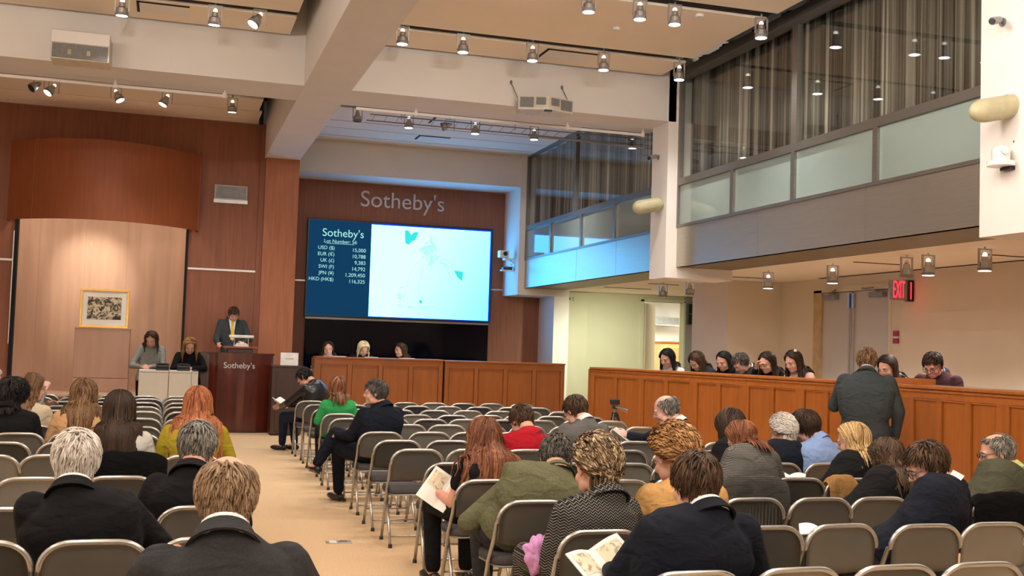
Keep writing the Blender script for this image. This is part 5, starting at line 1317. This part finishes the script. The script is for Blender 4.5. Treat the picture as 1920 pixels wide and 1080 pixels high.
sit('man with thick brown hair in a navy suit, nearest in the right block', 'R', 0, 0, 2.075, 1.205, .06, 'brown', C_NAVY, 0, hpitch=18, hyaw=10, hroll=4, bottom=C_NAVY, hairstyle=hs_(len=.075, puff=1.05), shirt=C_WHITE, collar=C_NAVY, seed=20, build=1.12, sw=.225, hs=1.03, vox=.008,
    warms={-1: ((1.78, 4.22, .70), (1.82, 4.42, .68)), 1: ((2.42, 4.24, .66), (2.2, 4.5, .66))})
# the group towards the right
sit('woman with a round dark brown bob half hidden behind the auburn haired woman', 'R', 4, 5, 4.25, 1.165, .15, 'dkbrown', C_BLACK, 10, hpitch=32, hyaw=10, bottom=C_BLACK, hairstyle=BOB, seed=21, hs=1.18)
sit('woman with an auburn bob in a grey checked tweed jacket, head bent left', 'R', 3, 4, 3.79, 1.135, .20, 'auburn', C_TWEEDG, 10, hpitch=38, hyaw=30, bottom=C_CHAR, hairstyle=hl(BOB, len=.125, puff=1.09), collar=C_TWEEDG, seed=22, sw=.20, hs=1.03, bow=.06, build=1.1)
sit('white haired lady in a navy jacket', 'R', 4, 6, 4.74, 1.125, .14, 'white', C_NAVY, 0, hpitch=22, hyaw=12, bottom=C_NAVY, hairstyle=dict(len=.07, n=900, w=.0085, flow='back', puff=1.16, lift=.01, wave=.003, var=.18), seed=23, sw=.185, hs=1.05, skin_col=FAIR)
sit('dark haired man in a light blue shirt leaning in to the left', 'R', 4, 7, 4.92, 1.17, .16, 'dkbrown', C_BLUE, 15, hpitch=26, hyaw=32, bottom=C_CHAR, hairstyle=hs_(len=.08, puff=1.08), shirt=C_BLUE, jacket=False, seed=24, build=1.1, sw=.22, hs=1.12, bow=.05)
sit('woman with a straight blonde bob in black', 'R', 3, 6, 4.72, 1.145, .10, 'blonde', C_BLACK, 5, hpitch=18, hyaw=35, bottom=C_BLACK, hairstyle=hl(BOB, len=.17, puff=1.1, var=.28), seed=25, hs=1.08)
sit('woman with brown wavy hair in black, in front of the standing man', 'R', 2, 5, 4.33, 1.105, .12, 'brown', C_BLACK, 5, hpitch=26, hyaw=15, bottom=C_BLACK, hairstyle=hl(LONG, len=.24, wave=.010, wf=90, puff=1.12, var=.25), seed=26, hs=1.04)
sit('man with spectacles and ruffled brown hair in a navy sweater, looking down left', 'R', 1, 4, 3.865, 1.165, .10, 'brown', C_NAVY, 25, hpitch=30, hyaw=48, bottom=C_CHAR, hairstyle=hs_(len=.06, puff=1.05, wave=.004), shirt=C_WHITE, jacket=False, glasses=True, seed=27, build=1.12, sw=.22, hs=1.08, vox=.008, bow=.05)
_, T28, N28, P28, sh28 = sit('grey haired man in spectacles, olive vest and pale green shirt at right edge', 'R', 2, 7, 5.185, 1.15, .10, 'grey', C_LIME, 15, hpitch=16, hyaw=50, bottom=C_CHAR, hairstyle=hs_(bald=.25, recede=.4, len=.04), shirt=C_LIME, jacket=False, glasses=True, seed=28, build=1.1, sw=.21, hs=1.06)
o28 = [o for o in C.objects if o.get('label', '').startswith('grey haired man in spectacles, olive')][0]
bm = bmesh.new(); torso(bm, P28, N28, .05, .036, .20, 1.12, 0, -.1, .97); obj('vest', blob(bm, .011, 6, .4), C_OLIVE, o28)

# ------------------------------------------------------------------ standing people
def stand(label, x, y, z, hair, top, rz, lean=.05, **kw):
    """x, y, z: crown of the head; the hips are 'lean' behind it"""
    rz = R(rz); f = Matrix.Rotation(rz, 3, 'Z') @ Vector((0, 1, 0)); loc = (x-f.x*lean, y-f.y*lean, kw.pop('floor', 0.0))
    hgt = z-loc[2]
    return person(label, loc, rz, (0, lean, hgt), top, hair, stand=True, pz=hgt*.535, **kw)
o29, T29, N29, P29, S29 = stand('standing man in a dark grey suit, back turned, at the telephone counter', 6.42, 9.30, 1.70, 'ltbrown', C_DKGREY, -38, .10, hpitch=22, hyaw=6, bottom=C_DKGREY, hairstyle=hs_(len=.05), shirt=C_WHITE, collar=C_DKGREY, seed=29, build=1.16, sw=.225, hs=1.1, vox=.009,
      arms={-1: ((-.29, .08, 1.14), (-.10, .34, 1.30)), 1: ((.30, -.02, 1.12), (.27, .10, .86))})
ON_COUNTER = {-1: ((-.27, .10, 1.18), (-.10, .33, 1.34)), 1: ((.27, .10, 1.18), (.10, .33, 1.34))}
def phone_staff(label, x, y, z, hair, top, rz, **kw):
    k = dict(hpitch=26, bottom=C_BLACK, arms={s: (Vector((s*.26, .02, z-.52)), Vector((s*.12, .24, z-.40))) for s in (-1, 1)}, hs=1.12, seed=int(y*10))
    k.update(kw)
    return stand(label, x, y, z, hair, top, rz, .14, **k)
phone_staff('phone clerk with wavy black hair and white top at the far counter end', 6.95, 15.0, 1.645, 'black', C_WHITE, 120, hairstyle=hl(BOB, len=.24, wave=.006), jacket=False)
phone_staff('phone clerk with brown hair bent low, second from the far end of the telephone counter', 7.08, 14.37, 1.60, 'brown', C_CHAR, 105, hpitch=42, hairstyle=hl(BOB, len=.22))
phone_staff('phone clerk with sleek black hair, behind the grey haired male clerk', 7.28, 13.88, 1.635, 'black', C_BLACK, 115, hairstyle=hl(BOB, len=.22, puff=1.03))
phone_staff('male phone clerk with dark grey hair and a dark suit, head bent over the counter', 7.14, 13.22, 1.60, 'dkgrey', C_CHAR, 100, hpitch=44, hairstyle=hs_(), shirt=C_WHITE, collar=C_CHAR, build=1.1, sw=.21)
phone_staff('phone clerk with a straight dark fringe, hand held to her face', 7.32, 12.79, 1.638, 'dkbrown', C_BLACK, 112, hairstyle=hl(LONG, len=.36), arms={1: ((.25, .12, 1.18), (.05, .25, 1.44)), -1: ((-.25, .08, 1.16), (-.10, .26, 1.24))})
o36, T36, N36, P36, S36 = phone_staff('phone clerk with long dark hair, white hair clip and pink blouse', 7.42, 12.33, 1.667, 'dkbrown', C_PINK, 108, hairstyle=hl(LONG, len=.40), jacket=False, shirt=C_BLACK)
bm = bmesh.new(); ell(bm, T36 @ Vector((-.045, -.03, .222)), (.018, .026, .012)); ell(bm, T36 @ Vector((-.03, -.05, .226)), (.014, .02, .01)); obj('hair_clip', bm, M_WHITEPL, o36)
phone_staff('man in a maroon jacket and spectacles bent over papers behind the counter', 7.78, 10.13, 1.682, 'dkbrown', C_MAROON, 118, hpitch=34, hairstyle=hs_(), shirt=C_BLUE, collar=C_MAROON, build=1.15, sw=.225, glasses=True, hs=1.15, skin_col=(.60, .28, .22))
phone_staff('dark haired person mostly hidden behind the standing man', 7.80, 10.95, 1.64, 'dkbrown', C_BLACK, 110, hairstyle=hl(LONG, len=.3))
# behind the front counter
F = dict(floor=0.02, hs=1.12, bottom=C_BLACK)
def front(label, x, z, hair, top, rz, **kw):
    k = dict(F); k.update(arms={s: (Vector((s*.26, .05, z-.50)), Vector((s*.12, .28, z-.46))) for s in (-1, 1)}, seed=int(x*100)); k.update(kw)
    return stand(label, x, 20.95, z, hair, top, rz, .14, **k)
front('young woman with dark hair and a white blouse, left of three behind the front counter', 2.86, 1.61, 'dkbrown', C_WHITE, 172, hpitch=14, hairstyle=hl(LONG, len=.3, puff=1.04), jacket=False)
front('woman with pale blonde hair, middle of three behind the front counter', 3.54, 1.615, 'pale', C_BLACK, 175, hpitch=32, hyaw=16, hairstyle=hl(BOB, len=.2, puff=1.1))
front('woman with curly brown hair looking left, right of three behind the front counter', 4.22, 1.62, 'brown', C_BLACK, 165, hpitch=8, hyaw=-48, hairstyle=hl(LONG, len=.28, wave=.012, wf=90, puff=1.1))
# auctioneer and the two writers
o41, T41, N41, P41, S41 = stand('auctioneer in a dark grey suit with a yellow tie at the lectern', 1.115, 20.55, 2.155, 'brown', C_DKGREY, 180, .13, floor=.34, hpitch=38, hyaw=8, bottom=C_DKGREY, hairstyle=hs_(len=.06), shirt=C_WHITE, collar=C_DKGREY, seed=41, build=1.08, sw=.215, hs=1.1, skin_col=(.60, .27, .2),
      arms={1: ((.29, .06, 1.24), (.27, .40, 1.17)), -1: ((-.28, .05, 1.26), (-.16, .34, 1.20))})
bm = bmesh.new(); a = N41+Vector((0, .085, -.03))
fr = [N41+Vector((s*.075, .075, -.01)) for s in (-1, 1)]
bm2 = bmesh.new(); rg = []
for t in [i/6 for i in range(7)]:
    c = N41.lerp(P41, t*.62)+Vector((0, .142+.012*math.sin(3*t), .0)); w_ = .062*(1-t)+.004; rg.append([c+Vector((w_, -.01, 0)), c+Vector((0, .008, 0)), c+Vector((-w_, -.01, 0)), c+Vector((0, -.03, 0))])
loft(bm2, rg); obj('shirt_front', bm2, C_WHITE, o41)
rg = []
for t in [i/8 for i in range(9)]:
    c = N41.lerp(P41, .02+t*.56)+Vector((0, .156+.012*math.sin(3*t), .0)); w_ = .014+.024*t if t > .12 else .022; rg.append([c+Vector((w_, 0, 0)), c+Vector((0, .007, 0)), c+Vector((-w_, 0, 0)), c+Vector((0, -.012, 0))])
bm.free(); bm = bmesh.new(); loft(bm, rg); obj('necktie', bm, C_YELLOW, o41)
o42, T42, N42, P42, S42 = stand('woman with wavy brown hair in a grey cowl neck sweater writing at the white cabinets', -.28, 19.86, 1.665, 'brown', C_GREYKNIT, 188, .16, hpitch=36, hyaw=-22, bottom=C_BLACK, hairstyle=hl(BOB, len=.24, wave=.005), jacket=False, seed=42, hs=1.12, sw=.195,
      arms={-1: ((-.24, .10, 1.10), (.02, .42, 1.10)), 1: ((.27, .06, 1.10), (.14, .42, 1.09))})
bm = bmesh.new()
for k in range(3):
    rr = .075+.012*k; c = N42+Vector((0, .02, .035-.028*k)); tube(bm, [c+Vector((rr*math.cos(a), rr*math.sin(a), -.012*math.sin(a)+.006*math.sin(3*a+k))) for a in [2*math.pi*i/18 for i in range(19)]], .021, 8)
obj('cowl_collar', blob(bm, .01, 3, .5), C_GREYKNIT, o42)
stand('woman with wavy blonde brown hair in black writing at the right white cabinet', .37, 19.80, 1.575, 'strawb', C_BLACK, 180, .16, hpitch=34, hyaw=4, bottom=C_BLACK, hairstyle=hl(BOB, len=.26, wave=.008, puff=1.12), seed=43, hs=1.12, sw=.195,
      arms={-1: ((-.25, .10, 1.08), (-.02, .46, 1.09)), 1: ((.26, .10, 1.06), (.12, .44, 1.10))})

# ------------------------------------------------------------------ what they hold and what lies about
def booklet(name, label, cat, loc, rz, w, h, pitch, spread=.5, print_=True, roll=0.0):
    o = thing(name, label, cat, loc, 0); Rm = Matrix.Rotation(rz, 4, 'Z') @ Matrix.Rotation(roll, 4, 'Y') @ Matrix.Rotation(pitch, 4, 'X')
    for s in (-1, 1):
        bm = bmesh.new(); rg = []
        for k in range(7):
            t = k/6; x = s*w*t; z = spread*w*(t**1.3) + .018*math.sin(math.pi*t); rg.append([(x, -h/2, z-.006), (x, -h/2, z), (x, h/2, z), (x, h/2, z-.006)])
        loft(bm, rg); bmesh.ops.recalc_face_normals(bm, faces=bm.faces); bm.transform(Rm); obj('page_block', bm, M_PAPER, o)
        if print_:
            bm = bmesh.new(); a = []
            for t in (.15, .4, .65, .88):
                x = s*w*t; z = spread*w*(t**1.3)+.018*math.sin(math.pi*t)+.0015; a.append((bm.verts.new((x, -h*.05, z)), bm.verts.new((x, h*.42, z))))
            for p, q in zip(a, a[1:]): bm.faces.new((p[0], q[0], q[1], p[1]) if s > 0 else (p[0], p[1], q[1], q[0]))
            bm.transform(Rm); obj('printed_picture', bm, M_PRINT, o)
    return o
def sketch_mat():
    m, nt, b = new_mat('printed_sketch'); N, L = nt.nodes, nt.links
    tc = N.new('ShaderNodeTexCoord'); nz = N.new('ShaderNodeTexNoise'); nz.inputs['Scale'].default_value = 28; nz.inputs['Detail'].default_value = 5; nz.inputs['Distortion'].default_value = 1
    L.new(tc.outputs['Object'], nz.inputs['Vector']); rp = N.new('ShaderNodeValToRGB'); e = rp.color_ramp.elements; e[0].position = .36; e[0].color = (.30, .25, .18, 1); e[1].position = .47; e[1].color = (.66, .58, .42, 1)
    L.new(nz.outputs['Fac'], rp.inputs['Fac']); L.new(rp.outputs['Color'], b.inputs['Base Color']); b.inputs['Roughness'].default_value = .6
    return m
M_PRINT = sketch_mat()
booklet('catalogue', 'open illustrated catalogue held by the woman with long auburn hair', 'catalogue', (1.775, 7.2, .64), R(-52), .125, .23, R(62), .55, True, R(22))
booklet('catalogue', 'open illustrated catalogue held by the man with thick brown hair at the bottom', 'catalogue', (1.80, 4.42, .68), R(22), .15, .24, R(38), .3, True, R(-12))
booklet('catalogue', 'open white catalogue held out by the bald man', 'catalogue', (4.18, 9.98, .765), R(60), .14, .22, R(35), .35, False)
booklet('catalogue', 'white catalogue held low by the man in the leather jacket', 'catalogue', (1.60, 16.52, .68), R(60), .14, .22, R(30), .4, False)
booklet('catalogue', 'dark red and white catalogue between the auburn haired woman and the blonde woman', 'catalogue', (4.42, 7.35, .70), R(-35), .12, .2, R(12), .12, False)
booklet('catalogue', 'pale catalogue on the lap of the man in the navy sweater', 'catalogue', (3.40, 5.30, .66), R(-30), .12, .2, R(8), .15, False)
booklet('catalogue', 'white paper held by the balding man at the bottom left', 'paper', (-.05, 3.36, .84), R(-30), .08, .16, R(40), .2, False)
pn = thing('pen', 'black pen in the hand of the woman in the tan jacket', 'pen', (2.23, 5.36, .76))
bm = bmesh.new(); tube(bm, [(-.03, .03, -.03), (.05, -.02, .05)], [.003, .005], 8); obj('barrel', bm, M_BLACKPL, pn); bm = bmesh.new(); ell(bm, (.05, -.02, .05), (.006, .006, .006)); obj('cap', bm, M_CHROME, pn)
def crumple(name, label, cat, m, loc, r, seed, fold=.35):
    bm = bmesh.new(); bmesh.ops.create_icosphere(bm, subdivisions=4, radius=1)
    for v in bm.verts:
        d = v.co.copy(); k = 1+fold*mnoise.noise(d*2.2+Vector((seed, 0, 0)))+fold*.6*abs(mnoise.noise(Vector((d.x*4, d.y*4, d.z*1.4))+Vector((0, seed, 0))))
        v.co = Vector((d.x*r[0]*k, d.y*r[1]*k, d.z*r[2]*k))
    o = obj(name, bm, m); smooth(o); o.location = loc; return tag(o, label, cat)
crumple('scarf', 'crumpled lilac silk scarf beside the woman in herringbone', 'scarf', C_PURPLE, (1.775, 5.22, .60), (.075, .06, .085), 3.3)
def draped_coat(label, x, y, m, w=.25, seed=1, drop=.30):
    bm = bmesh.new(); rows = []; n = 18
    prof = [(-.045, .78-drop), (-.055, .60), (-.05, .70), (-.035, .785), (.0, .81), (.04, .79), (.07, .70), (.085, .60)]
    for j, (dy, z) in enumerate(prof):
        rows.append([bm.verts.new((-w+2*w*i/n, dy+.022*mnoise.noise(Vector((i*.45+seed, j*.5, 0))), z+.02*mnoise.noise(Vector((i*.3, j, seed)))-(.05*(abs(-1+2*i/n)**4) if 2 < j < 6 else 0))) for i in range(n+1)])
    for a, b in zip(rows, rows[1:]):
        for i in range(n): bm.faces.new((a[i], a[i+1], b[i+1], b[i]))
    r = bmesh.ops.solidify(bm, geom=list(bm.faces), thickness=.025); bmesh.ops.recalc_face_normals(bm, faces=bm.faces)
    o = obj('draped_coat', bm, m); s = o.modifiers.new('s', 'SUBSURF'); s.levels = 1; s.render_levels = 1; smooth(o); o.location = (x, y, 0)
    return tag(o, label, 'coat')
draped_coat('black coat draped over the chair of the long dark haired woman', COLS_L[1]+.02, ROWS_L[5], C_BLACK, .26, 1)
draped_coat('dark coat draped over the chair at the right edge, behind the olive vest', COLS_R[7], ROWS_R[2], C_BLACK, .25, 5, .34)
draped_coat('grey tweed coat draped over the chair of the auburn haired woman in tweed', COLS_R[4]+.08, ROWS_R[3], C_TWEEDG, .25, 8, .22)
draped_coat('folded tan coat over the chair of the blonde woman', COLS_R[6]-.09, ROWS_R[3], C_TAN, .12, 12, .12)

bpy.data.scenes.remove(TMP)
